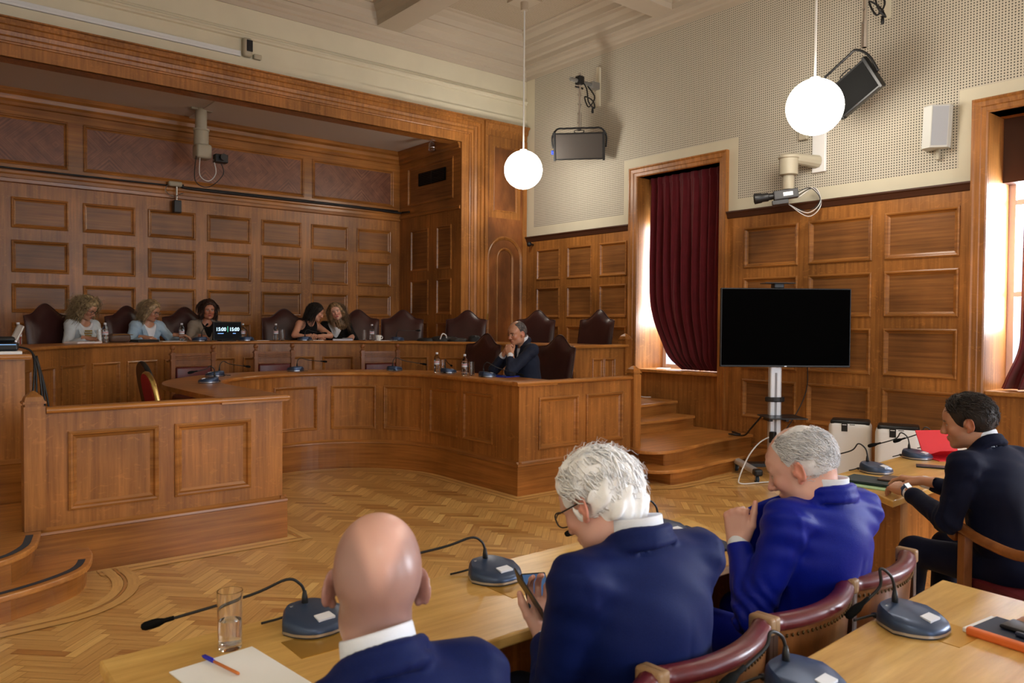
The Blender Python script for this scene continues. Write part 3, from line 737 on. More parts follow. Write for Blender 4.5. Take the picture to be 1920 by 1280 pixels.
def banquet(label, fab, frame, x, y, z, rz, h=1.0):
    t = thing('banquet_chair', label, 'chair', (x, y, z), rz)
    ol = [(-.2, .50)]+[(-.215, .62), (-.215, .78)]+[(-.2*math.cos(a), .80+(h-.82)*math.sin(a)) for a in np.linspace(.1, PI-.1, 12)]+[(.215, .78), (.215, .62), (.2, .50)]
    f = lambda p, d: Vector((p[0], -.22-.10*(p[1]-.5)/.5+d, p[1]))
    mb = MB(); n = len(ol)
    mb.add([f(p, .022) for p in ol]+[f(p, -.022) for p in ol], [tuple(range(n)), tuple(range(2*n-1, n-1, -1))]+[(i, i+1, n+i+1, n+i) for i in range(n-1)]); mb.build('back_pad', fab, t)
    mb = MB(); mb.tube([f(p, 0) for p in ol], .020, 8); mb.build('back_frame', frame, t, smooth=True)
    mb = MB(); mb.rbox(-.21, .21, -.21, .22, .40, .48, .03); mb.build('seat', fab, t)
    for s in (-1, 1):
        for yy in (-.20, .2):
            mb = MB(); mb.tube([(s*.19, yy, .42), (s*.2, yy*1.1, 0)], .013, 8); mb.build('leg', frame, t)
RED = plain('red_fabric', srgb(150, 18, 24), .8); GOLD = plain('gold_metal', srgb(205, 178, 110), .3, metal=1)
banquet('red banquet chair with gold rim beside the left end of the lower bench', RED, GOLD, 1.87, 6.20, H2, -PI/2-.08, .92)
banquet('dark brown upholstered chair just behind the red gold-rimmed chair', LEATHER, BLACK, 2.0, 6.83, H2, -PI/2-.02, .97)
banquet('red chair with gold rim behind the upper bench at the left edge', RED, GOLD, .93, 9.42, H4, -PI/2-.6, 1.0)

# front row: low tub chairs with a leather roll along the top of the wooden back
def tub_chair(label):
    t = thing('tub_chair', label, 'chair'); hw = .232; zt = .80
    yb = lambda u: -.255+.055*u*u
    mb = MB()
    for o_, rev in ((0, 0), (.022, 1)):
        mb.grid(lambda a, b: Vector(((a*2-1)*hw, yb(a*2-1)+o_-.03*b, .36+(zt-.36)*b)), 14, 4)
    mb.build('backrest', OAKC, t, smooth=True)
    mb = MB(); pr = [(.030*math.cos(q), .024*math.sin(q)) for q in np.linspace(0, 2*PI, 11)]
    mb.strip(pr, [(lambda p, q, u=u: Vector((u*hw, yb(u)-.012+p, zt+.010+q))) for u in np.linspace(-1, 1, 15)]); mb.build('top_roll', MAROON, t, smooth=True)
    mb = MB()
    for u in np.linspace(-.97, .97, 26):
        mb.sphere((u*hw, yb(u)-.032, zt-.022), (.004, .003, .006), 6, 4)
    mb.build('nail_trim', plain('aged_brass', srgb(96, 74, 44), .4, metal=.9), t)
    mb = MB(); mb.rbox(-.22, .22, -.19, .24, .40, .48, .03); mb.build('seat', MAROON, t, smooth=True)
    for s in (-1, 1):
        mb = MB(); mb.rbox(s*hw-.014, s*hw+.014, yb(1)-.042, yb(1)+.02, 0, zt-.005, .004); p = mb.build('back_post', plain('dark_oak', srgb(64, 42, 30), .4), t)
        mb = MB(); mb.rbox(s*hw-.016, s*hw+.016, yb(1)-.048, yb(1)+.022, zt-.01, zt+.036, .008); mb.build('corner_cap', plain('worn_tan_leather', srgb(150, 116, 80), .5), p, smooth=True)
        mb = MB(); mb.rbox(s*.2-.02, s*.2+.02, .19, .23, 0, .42, .004); mb.build('leg', OAKC, t)
    return t
tc_ = None
for k, (x, y, lb) in enumerate(((.60, 1.235, 'low tub chair of the bald man'), (1.09, 1.335, 'low tub chair with maroon leather roll, cut by the bottom edge'),
                       (1.565, 1.36, 'low tub chair with maroon leather roll, behind the white haired man'), (2.045, 1.385, 'low tub chair with maroon leather roll, behind the man in bright blue suit'),
                       (2.515, 1.41, 'low tub chair with maroon leather roll, at the right end of its row'))):
    if tc_ is None: tc_ = tub_chair(lb); tc_.location = (x, y, 0); tc_.rotation_euler = (0, 0, .055); tc_['group'] = 'tub chairs of the front row'
    else: dup(tc_, (x, y, 0), .055, lb, 'tub chairs of the front row')

# oak armchair of the man on the right
t = thing('armchair', 'oak armchair with scrolled arms under the man at the side table', 'chair', (3.92, 1.09, 0), -.56)
for s in (-1, 1):
    mb = MB()
    mb.tube(smooth_path([(s*.28, -.26, .70), (s*.285, -.1, .665), (s*.29, .1, .675), (s*.295, .21, .70), (s*.295, .255, .69), (s*.295, .262, .66), (s*.295, .235, .65)], 5), .026, 10, flat=.85); mb.build('armrest', OAKC, t, smooth=True)
    mb = MB(); mb.rbox(s*.285-.022, s*.285+.022, .17, .215, 0, .675, .005); mb.build('front_leg', OAKC, t)
    mb = MB(); mb.tube(smooth_path([(s*.28, -.22, 0), (s*.28, -.24, .42), (s*.28, -.265, .70), (s*.275, -.34, 1.0)], 5), .026, 8); mb.build('back_post', OAKC, t, smooth=True)
    mb = MB(); mb.box(s*.285-.015, s*.285+.015, -.22, .19, .37, .44); mb.build('side_rail', OAKC, t)
mb = MB(); mb.rbox(-.26, .26, -.36, -.31, .80, 1.02, .02); mb.rbox(-.26, .26, -.32, -.28, .56, .62, .01); mb.build('back_rail', OAKC, t)
mb = MB(); mb.rbox(-.26, .26, -.24, .22, .40, .48, .03); mb.build('seat', MAROON, t)

# ================================================================ long tables of the floor
def table(label, poly, z, loc, apron=.06, legs=None, panels=()):
    t = thing('long_table', label, 'table', loc)
    mb = MB(); mb.prism(poly, z-.035, z); mb.build('tabletop', OAKL, t, world=True, bevel=.006)
    for nm, (x0, x1, y0, y1) in panels:
        mb = MB(); mb.box(x0, x1, y0, y1, 0.0, z-.035); mb.build(nm, OAKV, t, world=True)
    return t
table('long light oak table in the foreground with glass, paper and desk microphones', [(.42, 1.64), (2.60, 1.645), (2.79, 2.20), (.43, 2.155)], .75, (1.6, 1.9, 0), panels=(('front_board', (.55, 2.62, 2.08, 2.11)), ('end_board', (.52, .55, 1.72, 2.08)), ('end_board', (2.58, 2.61, 1.72, 2.08)), ('middle_board', (1.56, 1.59, 1.75, 2.08))))
table('light oak table in the lower right corner behind the tub chairs', [(.9, .42), (2.66, .42), (2.70, 1.07), (.9, .985)], .775, (2, .75, 0), panels=(('front_board', (1.0, 2.6, .93, .955)), ('end_board', (2.58, 2.61, .50, .93))))
table('oak side table along the right wall with folder, tablet and air purifiers behind it', [(3.84, 1.755), (6.1, 1.86), (6.1, 2.40), (4.23, 2.275)], .75, (4.9, 2.05, 0), panels=(('front_board', (4.30, 6.0, 2.20, 2.23)), ('end_board', (4.10, 4.13, 1.82, 2.18)), ('end_board', (6.0, 6.03, 1.9, 2.3)), ('end_pilaster', (4.0, 4.08, 1.79, 1.86))))
# ================================================================ lamps
GLOBE = plain('lit_opal_glass', (.9, .9, .88), .3, emit=(1.0, .92, .80), estr=15)
def pendant(label, x, y, z, zc=6.03, grp='white globe pendants'):
    t = thing('pendant_lamp', label, 'lamp', (x, y, zc), group=grp)
    mb = MB(); mb.sphere((0, 0, z-zc), .262, 40, 24); mb.lathe([(.05, z-zc+.255), (.045, z-zc+.275), (.012, z-zc+.28)], None, 16); mb.build('globe', GLOBE, t, smooth=True)
    mb = MB(); mb.tube([(0, 0, z-zc+.26), (0, 0, -.05)], .011, 8); mb.build('rod', plain('white_enamel', (.8, .8, .78), .35), t)
    mb = MB(); mb.box(-.17, .17, -.17, .17, -.03, .0); mb.lathe([(.05, -.14), (.055, -.03)], None, 16); mb.build('ceiling_rose', CEIL, t)
pendant('white glass globe lamp hanging before the pilaster, farther and smaller', 6.94, 8.27, 3.72)
pendant('large white glass globe lamp hanging near the studio light at right', 6.94, 3.97, 3.68)
for x, y in ((6.94, -.5), (.06, -.5), (4.3, 1.65)): pendant('unseen white glass globe lamp outside the picture', x, y, 3.70)  # last one belongs to no row: unseen lamp added to brighten the foreground

# ================================================================ curtains
def curtain(label, y_left, y_right, ztop, zbot, x, folds, seed, hem):
    """y_left(t) / y_right(t): edges, t = 0 top .. 1 bottom"""
    rnd = random.Random(seed); ph = [rnd.uniform(0, 6) for _ in range(6)]
    def fn(a, b):
        t = 1-b; yl, yr = y_left(t), y_right(t); y = yl+(yr-yl)*a
        q = a*folds*2*PI
        w = math.sin(q+ph[0]+1.2*math.sin(a*9+ph[1])+.5*math.sin(t*3+a*5))+.35*math.sin(2.3*q+ph[2]+t*2)
        amp = .018+.034*min(1, t*2.2)
        z = ztop+(zbot-ztop)*t
        bulge = hem*math.exp(-((t-.93)/.055)**2)*(.6+.4*math.sin(a*17+ph[3])); under = .04*max(0, (t-.96)/.04)
        return Vector((x-amp*w-bulge+under, y, z))
    mb = MB(); mb.grid(fn, 170, 46)
    t = thing('curtain', label, 'curtain', (x, (y_left(1)+y_right(1))/2, zbot))
    mb.build('drape', VELVET, t, world=True, smooth=True)
    mb = MB(); mb.grid(lambda a, b: fn(a, 1-.035*(1-b))+Vector((-.012, 0, .0)), 170, 2); mb.build('heading_tape', VELVET, t, world=True, smooth=True)
curtain('dark red velvet curtain drawn across the farther window, gathered on its sill',
        lambda t: 7.19-.05*t-.52*max(0, (t-.58)/.42)**2.2, lambda t: 5.93, 3.617, 1.01, 8.34, 9, 1, .05)
curtain('dark red velvet curtain of the window at the right edge', lambda t: 2.66+.03*t+.16*max(0, (t-.8)/.2)**2, lambda t: 1.60+.1*t, 3.617, 1.01, 8.40, 8, 2, .06)
curtain('dark red velvet curtain of a window outside the picture', lambda t: -1.6-.1*t, lambda t: -2.1, 3.58, 1.01, 8.40, 5, 3, .03)

# ================================================================ television on its stand
t = thing('television_stand', 'large black flat television on a silver wheeled stand before the oak panelling', 'television', (7.455, 4.672, 0), -.62)
t.rotation_euler = (0, 0, -.663)
mb = MB(); To = Matrix.Translation((.06, 0, 0)); mb.rbox(-.69, .69, -.13, -.085, 1.165, 1.995, .006, To); mb.rbox(-.45, .45, -.085, -.05, 1.25, 1.75, .02, To); tv = mb.build('television', BLACK, t)
mb = MB(); mb.box(-.678, .678, -.1325, -.1302, 1.185, 1.985, To); mb.build('screen', plain('dark_screen', (.002, .002, .0022), .6, spec=.0), tv)
mb = MB(); mb.box(-.012, .012, -.1335, -.130, 1.171, 1.179, To); mb.build('maker_badge', STEEL, tv)
mb = MB(); mb.rbox(-.065, .065, -.03, .04, .06, 1.75, .015); mb.build('pole', plain('silver_paint', (.62, .63, .65), .35, metal=.4), t)
mb = MB(); mb.box(-.012, .012, -.032, -.029, .1, 1.1); mb.build('cable_slot', plain('grey_trim', (.3, .3, .32), .4), t)
mb = MB(); mb.rbox(-.055, .055, -.09, .02, 1.995, 2.05, .01); mb.rbox(-.16, .16, -.13, .05, 2.045, 2.055, .003); mb.build('camera_shelf', BLACK, t)
mb = MB(); mb.rbox(-.17, .23, -.33, .06, .635, .648, .004); mb.box(-.13, -.09, -.2, -.02, .60, .635); mb.box(.05, .08, -.2, -.02, .60, .635); mb.build('shelf', BLACK, t)
mb = MB(); mb.lathe([(.095, .79), (.10, .80), (.10, .83), (.095, .84)], Matrix.Translation((0, 0, 0)) @ Matrix.Diagonal((1.05, .62, 1, 1)), 20); mb.build('clamp_ring', BLACK, t)
for s in (-1, 1):
    mb = MB(); mb.rbox(s*.33-.04, s*.33+.04, -.42, .28, .085, .145, .02); mb.build('foot', plain('silver_paint', (.6, .6, .6), .3), t)
    mb = MB(); mb.rbox(s*.33-.045, s*.33+.045, -.50, -.41, .08, .15, .02); mb.build('foot_cap', BLACK, t)
    for y in (-.43, .24):
        mb = MB(); mb.lathe([(.0, -.016), (.036, -.016), (.040, -.008), (.040, .008), (.036, .016), (0, .016)], Matrix.Translation((s*.33, y, .041)) @ Euler((0, PI/2, 0)).to_matrix().to_4x4(), 18)
        c = mb.build('caster', plain('blue_black_rubber', (.02, .04, .06), .5), t)
        mb = MB(); mb.box(s*.33-.022, s*.33-.018, y-.02, y+.02, .03, .085); mb.box(s*.33+.018, s*.33+.022, y-.02, y+.02, .03, .085); mb.build('caster_fork', STEEL, c)
mb = MB(); mb.box(-.34, .34, -.07, .07, .10, .135); mb.build('base_bar', BLACK, t)
def cable(name, label, pts, r, mat, n=8):
    mb = MB(); mb.tube(smooth_path(pts, n), r, 6); return tag(mb.build(name, mat, smooth=True), label, 'cable')
WCAB = plain('white_cable', (.75, .75, .75), .4)
cable('power_cable', 'white mains cable looping from the television stand to the floor', [(7.33, 4.66, .42), (7.25, 4.72, .36), (7.0, 4.68, .25), (6.75, 4.62, .06), (6.74, 4.58, .012), (6.95, 4.5, .012), (7.15, 4.42, .012), (7.3, 4.35, .012), (7.45, 4.25, .012)], .0075, WCAB)
cable('power_cable', 'black cable running along the step to the television stand', [(8.0, 5.58, .32), (7.9, 5.4, .32), (7.75, 5.45, .33), (7.6, 5.15, .36), (7.45, 4.95, .48), (7.40, 4.80, .62)], .010, BLACK)
cable('power_cable', 'thin black cable hanging from the television screen down the panelling', [(7.75, 4.48, 1.25), (7.80, 4.50, .95), (7.74, 4.56, .7), (7.6, 4.66, .45), (7.46, 4.75, .40)], .006, BLACK)
mb = MB(); mb.rbox(7.33, 7.39, 4.60, 4.66, .36, .48, .01); tag(mb.build('plug_adapter', BLACK), 'black plug block hanging on the television pole', 'adapter')
cable('cable', 'thin white cable at the foot of the farther window casing', [(8.10, 7.15, .90), (8.08, 7.18, .78), (8.03, 7.12, .66), (7.98, 6.98, .635), (8.05, 6.9, .635)], .006, WCAB)

# ================================================================ air purifiers
def purifier(label, x, y):
    t = thing('air_purifier', label, 'air purifier', (x, y, 0), PI/2+.25, 'white air purifiers'); t.rotation_euler = (0, 0, -PI/2+.42)
    mb = MB(); mb.rbox(-.20, .20, -.14, .14, .02, .635, .06, seg=4); mb.build('body', WHITE, t, smooth=True, sharp=60)
    mb = MB(); mb.rbox(-.185, .185, -.125, .125, .60, .652, .03, seg=3); mb.build('top_panel', BLACK, t, smooth=True)
    mb = MB(); mb.box(-.075, -.018, -.1425, -.139, .54, .628); mb.build('label_strip', BLACK, t)
    mb = MB(); mb.box(-.068, -.028, -.1435, -.142, .604, .611); mb.build('label_text', WHITE, t)
    mb = MB(); mb.box(.0, .05, -.1425, -.139, .607, .614); mb.build('model_text', plain('dark_grey_print', (.1, .1, .1), .6), t)
purifier('white air purifier with black top, left one beside the television', 7.72, 3.97)
purifier('white air purifier with black top, right one nearer the side table', 7.68, 3.47)

# ================================================================ desk microphones
BASEM = plain('dark_grey_plastic_sky_tint', srgb(58, 74, 102), .34, metal=.4, spec=.6)  # blue in the base colour stands in for sky sheen on the plastic
SILV = plain('silver_edge', (.5, .5, .52), .3, metal=.8)
def base_mesh():
    n = 40; ring = []
    def outline(sc):
        sc = sc*1.13; pts = []
        for k in range(n):
            a = 2*PI*k/n; e = 2/5.0
            x = math.copysign(abs(math.cos(a))**e, math.cos(a)); y = math.copysign(abs(math.sin(a))**e, math.sin(a))
            w = .088-.040*max(0, y+.1)/1.1-.030*max(0, -y-.1)/.9
            pts.append((x*w*sc, y*.070*sc-.012*(1-x*x)*(y < 0)*sc))
        return pts
    top = lambda x, y: .030+.26*(y+.072)*.72+.0
    mb = MB(); vs = []
    for sc, zf in ((.97, lambda x, y: 0.0), (1, lambda x, y: .006), (1.0, lambda x, y: top(x, y)*.55), (.97, lambda x, y: top(x, y)*.8), (.90, lambda x, y: top(x, y)*.97), (.6, lambda x, y: top(x, y)+.004-1.2*x*x), (.25, lambda x, y: top(x, y)+.006-1.2*x*x)):
        vs += [(x, y, zf(x, y)) for x, y in outline(sc)]
    fs = [(i*n+k, i*n+(k+1) % n, (i+1)*n+(k+1) % n, (i+1)*n+k) for i in range(6) for k in range(n)]+[tuple(range(n))[::-1], tuple(6*n+k for k in range(n))]
    mb.add(vs, fs); return mb, outline, top
_bm, _ol, _top = base_mesh()
def lettering(body, size, loc, parent, mat, name, rot=(PI/2, 0, 0), bold=0):
    c = bpy.data.curves.new(name, 'FONT'); c.body = body; c.size = size; c.align_x = 'CENTER'; c.offset = bold
    tmp = bpy.data.objects.new(name, c); COL.objects.link(tmp); dg = bpy.context.evaluated_depsgraph_get()
    me = bpy.data.meshes.new_from_object(tmp.evaluated_get(dg)); bpy.data.objects.remove(tmp); me.materials.clear(); me.materials.append(mat)
    o = bpy.data.objects.new(name, me); COL.objects.link(o); o.parent = parent; o.location = loc; o.rotation_euler = rot; return o
proto_base = None
def mic(label, x, y, z, rz, tip, bend=.10, group=None, text=False):
    """tip: microphone head relative to the base, in world axes"""
    global proto_base
    t = thing('desk_microphone', label, 'microphone', (x, y, z+.001), rz, group)
    if proto_base is None:
        mb, ol, top = base_mesh(); b = mb.build('base', BASEM, t, smooth=True, sharp=50); proto_base = [b]
        mb = MB(); n = 40; pts = ol(1.012); pts2 = ol(1.0)
        vs = [(px_, py_, .005) for px_, py_ in pts]+[(px_, py_, .012) for px_, py_ in pts]
        mb.add(vs, [(k, (k+1) % n, n+(k+1) % n, n+k) for k in range(n)]); r = mb.build('edge_strip', SILV, t, smooth=True); proto_base.append(r)
        mb = MB(); q = [(-.022, -.063), (.03, -.063), (.028, -.034), (-.020, -.034)]
        mb.add([(a, b_, top(a, b_)+.0078) for a, b_ in q]+[(a, b_, top(a, b_)-.006) for a, b_ in q], [(0, 1, 2, 3), (0, 4, 5, 1), (1, 5, 6, 2), (2, 6, 7, 3), (3, 7, 4, 0)]); proto_base.append(mb.build('button_plate', plain('pale_button', (.78, .80, .86), .25), t))
    else:
        for b in proto_base:
            c = b.copy(); COL.objects.link(c); c.parent = t
    R = Matrix.Rotation(-rz, 3, 'Z'); tp = R @ Vector(tip); r0 = Vector((0, .045, .055))
    up = r0+Vector((0, .004, bend*.62)); hd = (tp-up).normalized()
    p = smooth_path([r0+Vector((0, 0, -.01)), r0+Vector((0, .002, bend*.35)), up+Vector((0, 0, bend*.1))+Vector((hd.x, hd.y, 0))*.012, up+Vector((0, 0, bend*.30))+Vector((hd.x, hd.y, 0))*.05, up*.62+tp*.38+Vector((0, 0, .012)), tp-hd*.02], 6)
    mb = MB(); mb.tube(p, .0042, 8); mb.tube([r0+Vector((0, 0, -.012)), r0+Vector((0, .001, .016)), r0+Vector((0, .002, .034))], [.010, .0085, .005], 10); mb.build('gooseneck', BLACK, t, smooth=True)
    d = (p[-1]-p[-3]).normalized(); e = tp
    mb = MB(); Ms = Matrix.Translation(e) @ d.to_track_quat('Z', 'Y').to_matrix().to_4x4()
    mb.lathe([(.0, -.045), (.006, -.044), (.0065, -.02), (.009, -.012), (.0115, -.004), (.0125, .012), (.0115, .030), (.008, .038), (0, .041)], Ms, 14); mb.build('microphone_head', BLACKM, t, smooth=True)
    mb = MB(); mb.tube(smooth_path([(-.03, .068, .012), (-.035, .085, .014), (-.06, .10, .008), (-.10, .108, .006)], 5), .0035, 6); mb.lathe([(.008, 0), (.008, .022), (.004, .03)], Matrix.Translation((-.03, .066, .012)) @ Euler((-PI/2, 0, 0)).to_matrix().to_4x4(), 10); mb.build('cable_plug', BLACK, t, smooth=True)
    if text:
        lettering('BOSCH', .0085, (-.032, .044, _top(-.032, .044)+.0015), t, WHITE, 'maker_name', (math.atan(.187), 0, 0))
    return t
G = 'desk microphones'
T1, T2, T3 = .75, .775, .75
mic('desk microphone beside the water glass, before the bald man', .945, 2.025, T1, .12, (-.36, .20, .035), .075, G, True)
mic('desk microphone in front of the hand holding a phone', 1.60, 2.045, T1, .05, (-.37, .17, .075), .08, G, True)
mic('desk microphone mostly hidden by the white haired man, its head showing at his chin', 2.46, 2.02, T1, 0, (-.36, .16, .045), .09, G)
mic('desk microphone on lower right table, next to the orange notebook', 2.20, .95, T2, -.05, (-.075, .115, .035), .10, G, True)
mic('desk microphone cut by the bottom edge on lower right table', 1.62, .93, T2, .05, (-.17, .075, .05), .08, G)
mic('desk microphone on side table, beside the dark green folder', 4.52, 2.17, T3, .05, (-.10, .25, .065), .11, G)
mic('desk microphone on side table, left of the red tablet cover', 5.22, 2.24, T3, .05, (-.12, .22, .07), .11, G)
mic('desk microphone on side table, behind the red tablet', 5.72, 2.30, T3, .05, (-.13, .22, .05), .10, G)
for (x, y, tp, lb) in ((2.30, 7.06, (-.15, -.02, .10), 'desk microphone with grey lead, on left end of the lower bench'),
                   (2.62, 7.86, (.34, .05, .085), 'desk microphone on the lower bench under the timer screen'),
                   (3.62, 8.22, (.33, -.02, .10), 'desk microphone at the middle of the lower bench'),
                   (4.58, 7.72, (.33, -.10, .07), 'desk microphone on the lower bench, left of both lower water bottles'),
                   (4.86, 7.05, (.25, .30, .06), 'desk microphone between the two lower water bottles'),
                   (4.84, 6.32, (.19, -.30, .03), 'desk microphone before the man with clasped hands')):
    c = Vector((XC, 6.8 if y > 6.8 else y)); d = (c-Vector((x, y))).normalized(); mic(lb, x, y, ZT, math.atan2(-d.x, d.y)+.0, tp, .10, G)
def onU(deg, R): a = math.radians(deg); return XU-.03+R*math.cos(a), UYC+R*math.sin(a)
for deg, tp, lb in ((97.5, (.10, .06, .20), 'desk microphone left of the timer screen'), (86, (-.05, .2, .20), 'desk microphone right of the timer screen'),
                    (71.5, (.30, .02, .10), 'desk microphone before the woman in sleeveless black top'), (47.5, (.32, -.02, .14), 'desk microphone before the empty upper chair')):
    x, y = onU(deg, 2.93); d = (Vector((XU, UYC))-Vector((x, y))).normalized(); mic(lb, x, y, ZU, math.atan2(-d.x, d.y), tp, .10, G)

# brass cable covers let into the tables, one under each microphone
BR = plain('brushed_brass_plate', srgb(196, 150, 62), .42, metal=.7)
for x, y, z, lb, a in ((.905, 1.925, T1, 'brass cable plate under the microphone by the water glass', .0), (1.60, 1.935, T1, 'brass cable plate under the microphone by the held phone', 0), (2.235, .885, T2, 'brass cable plate under the microphone on lower right table', -.05)):
    mb = MB(); M = Matrix.Translation((x, y, z)) @ Matrix.Rotation(a, 4, 'Z'); mb.box(-.075, .075, -.08, .05, -.002, .0012, M); tag(mb.build('cable_plate', BR), lb, 'plate')

# ================================================================ bottles and glasses
CAPM = plain('bottle_cap_white', (.75, .77, .85), .4)
LABM = plain('bottle_label', srgb(214, 214, 226), .5); LABR = plain('label_red_print', srgb(196, 60, 50), .5)
def bottle(label, h=.222):
    t = thing('water_bottle', label, 'bottle')
    k = h/.222
    pr = [(.0, .004), (.026, .0), (.031, .006), (.031, .03), (.0295, .04), (.031, .05), (.031, .075), (.030, .08), (.030, .125), (.031, .13), (.031, .15), (.026, .172), (.015, .188), (.0125, .192), (.0125, .203)]
    mb = MB(); mb.lathe([(r, z*k) for r, z in pr], None, 20, cap=False); mb.build('bottle_body', PET, t, smooth=True)
    mb = MB(); mb.lathe([(r*.95, z*k+.001) for r, z in pr[:11]]+[(0, .151*k)], None, 20, cap=False); mb.build('water', WATER, t, smooth=True)
    mb = MB(); mb.lathe([(.0313, .088*k), (.0313, .124*k)], None, 20, cap=False); lb = mb.build('wrapper', LABM, t, smooth=True)
    mb = MB(); mb.lathe([(.0318, .110*k), (.0318, .116*k)], None, 20, cap=False); mb.build('red_band', LABR, lb, smooth=True)
    mb = MB(); mb.lathe([(.0145, .200*k), (.0145, .220*k), (.012, .222*k), (0, .222*k)], None, 16); mb.build('cap', CAPM, t, smooth=True)
    return t
b0 = None
def put_bottle(lb, x, y, z, g):
    global b0
    if b0 is None: b0 = bottle(lb); b0.location = (x, y, z+.001); b0['group'] = g
    else: dup(b0, (x, y, z+.001), random.uniform(0, 6), lb, g)
for x, y, lb in ((4.80, 7.18, 'water bottle on lower bench, left one of the two'), (4.76, 6.60, 'water bottle on lower bench, nearer the man with clasped hands')): put_bottle(lb, x, y, ZT, 'water bottles on the lower bench')
for deg, lb in ((145, 'water bottle at the left edge, behind the desk unit'), (120.5, 'water bottle right of the curly blonde woman'), (101.3, 'water bottle held by the blonde woman in pale blue jacket'), (86.6, 'water bottle just right of the timer screen'), (78.5, 'water bottle beside an empty glass, left of the woman in sleeveless black top'), (54.3, 'water bottle beside the white cup, right of the long haired woman')):
    x, y = onU(deg, 2.98 if deg != 101.3 else 3.0); put_bottle(lb, x, y, ZU, 'water bottles on the upper bench')
def tumbler(label, water=None, r=.032, h=.145):
    t = thing('drinking_glass', label, 'glass')
    mb = MB(); mb.lathe([(0, 0), (r*.88, 0), (r*.92, .004), (r, h), (r-.0022, h), (r*.92-.003, .014), (0, .012)], None, 28, cap=False); mb.build('glass_wall', GLASS, t, smooth=True, sharp=40)
    if water:
        mb = MB(); mb.lathe([(0, .0135), (r*.92-.0034, .0155), (r*.95-.003, water), (0, water)], None, 28, cap=False); mb.build('water', WATER, t, smooth=True, sharp=40)
    return t
g = tumbler('tall glass half full of water on the foreground table', .075, .0325, .150); g.location = (.712, 2.025, T1+.001)
g0 = tumbler('empty glass on the upper bench beside the bottle at the woman in sleeveless black top'); x, y = onU(76.9, 2.96); g0.location = (x, y, ZU+.001); g0['group'] = 'glasses on the benches'
for deg, lb in ((56.2, 'empty glass left of the bottle by the white cup'), (122.0, 'glass right before the curly blonde woman')):
    x, y = onU(deg, 2.97); dup(g0, (x, y, ZU+.001), 0, lb)
for x, y, lb in ((4.85, 7.13, 'glass beside the left bottle on the lower bench'), (4.80, 6.53, 'glass beside the right bottle on the lower bench')): dup(g0, (x, y, ZT+.001), 0, lb)

# ================================================================ things on the upper bench
x, y = onU(91, 2.90); t = thing('timer_screen', 'black speaking-time screen reading 15:00 and 15:00 on the upper bench', 'screen', (x, y, ZU), .17)
mb = MB(); mb.rbox(-.19, .19, -.012, .02, .012, .245, .006); mb.build('casing', BLACK, t)
mb = MB(); mb.box(-.178, .178, -.0135, -.0115, .026, .232); mb.build('display', plain('display_black', (.006, .012, .018), .2), t)
mb = MB(); mb.rbox(-.10, .10, -.05, .07, 0, .012, .004); mb.build('foot', BLACK, t)
DIG = plain('digit_glow', (.6, .85, 1), .5, emit=(.55, .82, 1), estr=1.1)
lettering('15:00', .062, (-.090, -.0142, .128), t, DIG, 'digits', bold=.0012); lettering('15:00', .062, (.090, -.0142, .128), t, DIG, 'digits', bold=.0012)
mb = MB(); mb.box(-.002, .002, -.0145, -.0137, .115, .185); mb.build('divider', plain('green_glow', (.1, .8, .4), .5, emit=(.1, .7, .4), estr=1.2), t)
mb = MB(); mb.box(-.135, -.055, -.0145, -.0137, .092, .100); mb.box(.07, .11, -.0145, -.0137, .092, .100); mb.build('caption', plain('blue_glow', (.2, .4, .8), .5, emit=(.2, .4, .8), estr=.9), t)

def sheet(name, label, x, y, z, rz, w, d, h, mat, cat='paper'):
    mb = MB(); mb.rbox(-w/2, w/2, -d/2, d/2, 0, h, min(.003, h*.4), Matrix.Translation((x, y, z)) @ Matrix.Rotation(rz, 4, 'Z'))
    return tag(mb.build(name, mat), label, cat)
PINK = plain('pale_paper', (.8, .74, .76), .7)
x, y = onU(125.5, 3.02); sheet('document', 'open paper under the hands of the curly blonde woman', x, y, ZU, .5, .30, .21, .018, PINK)
x, y = onU(104, 3.0); sheet('document', 'sheets under the hand of the blonde woman in pale blue jacket', x, y, ZU, .2, .30, .21, .006, PAPER)
x, y = onU(69, 2.98); sheet('document', 'sheet in front of the woman in sleeveless black top', x, y, ZU, -.3, .24, .2, .006, PAPER)
x, y = onU(61.8, 2.98); t_ = sheet('document', 'stack of papers in front of the long haired woman', x, y, ZU, -.45, .26, .21, .022, plain('lilac_paper', (.62, .62, .74), .7))
x, y = onU(60.6, 3.0); sheet('notebook', 'small grey notebook on the stack before the long haired woman', x, y, ZU+.023, -.6, .13, .09, .012, plain('grey_cover', (.25, .26, .3), .6), 'notebook')
x, y = onU(82.5, 2.95); sheet('document', 'loose white slip right of the timer screen', x, y, ZU, .1, .2, .12, .004, PAPER)
x, y = onU(51, 2.96); sheet('document', 'paper between the white cup and the next microphone', x, y, ZU, -.5, .26, .18, .005, PAPER)
x, y = onU(111, 2.96); sheet('tablet', 'black tablet case on upper bench beside the pale blue jacket', x, y, ZU, .3, .26, .19, .030, BLACK, 'tablet')
mb = MB(); x, y = onU(117, 2.98); M = Matrix.Translation((x, y, ZU+.052)) @ Matrix.Rotation(.45, 4, 'Z')
mb.rbox(-.13, .13, -.06, .06, -.05, .05, .045, M, 4); t = tag(mb.build('handbag', plain('brown_grey_leather', srgb(96, 78, 70), .35, bump=.2, nscale=25), smooth=True), 'brown leather handbag lying between the two blonde women', 'bag')
mb = MB(); mb.tube([M @ Vector(p) for p in ((-.13, -.063, .035), (0, -.066, .04), (.13, -.063, .035))], .004, 6); mb.build('zip', BRASS, t)
x, y = onU(52.6, 2.98); t = thing('cup', 'white china cup on the upper bench right of a water bottle', 'cup', (x, y, ZU+.001))
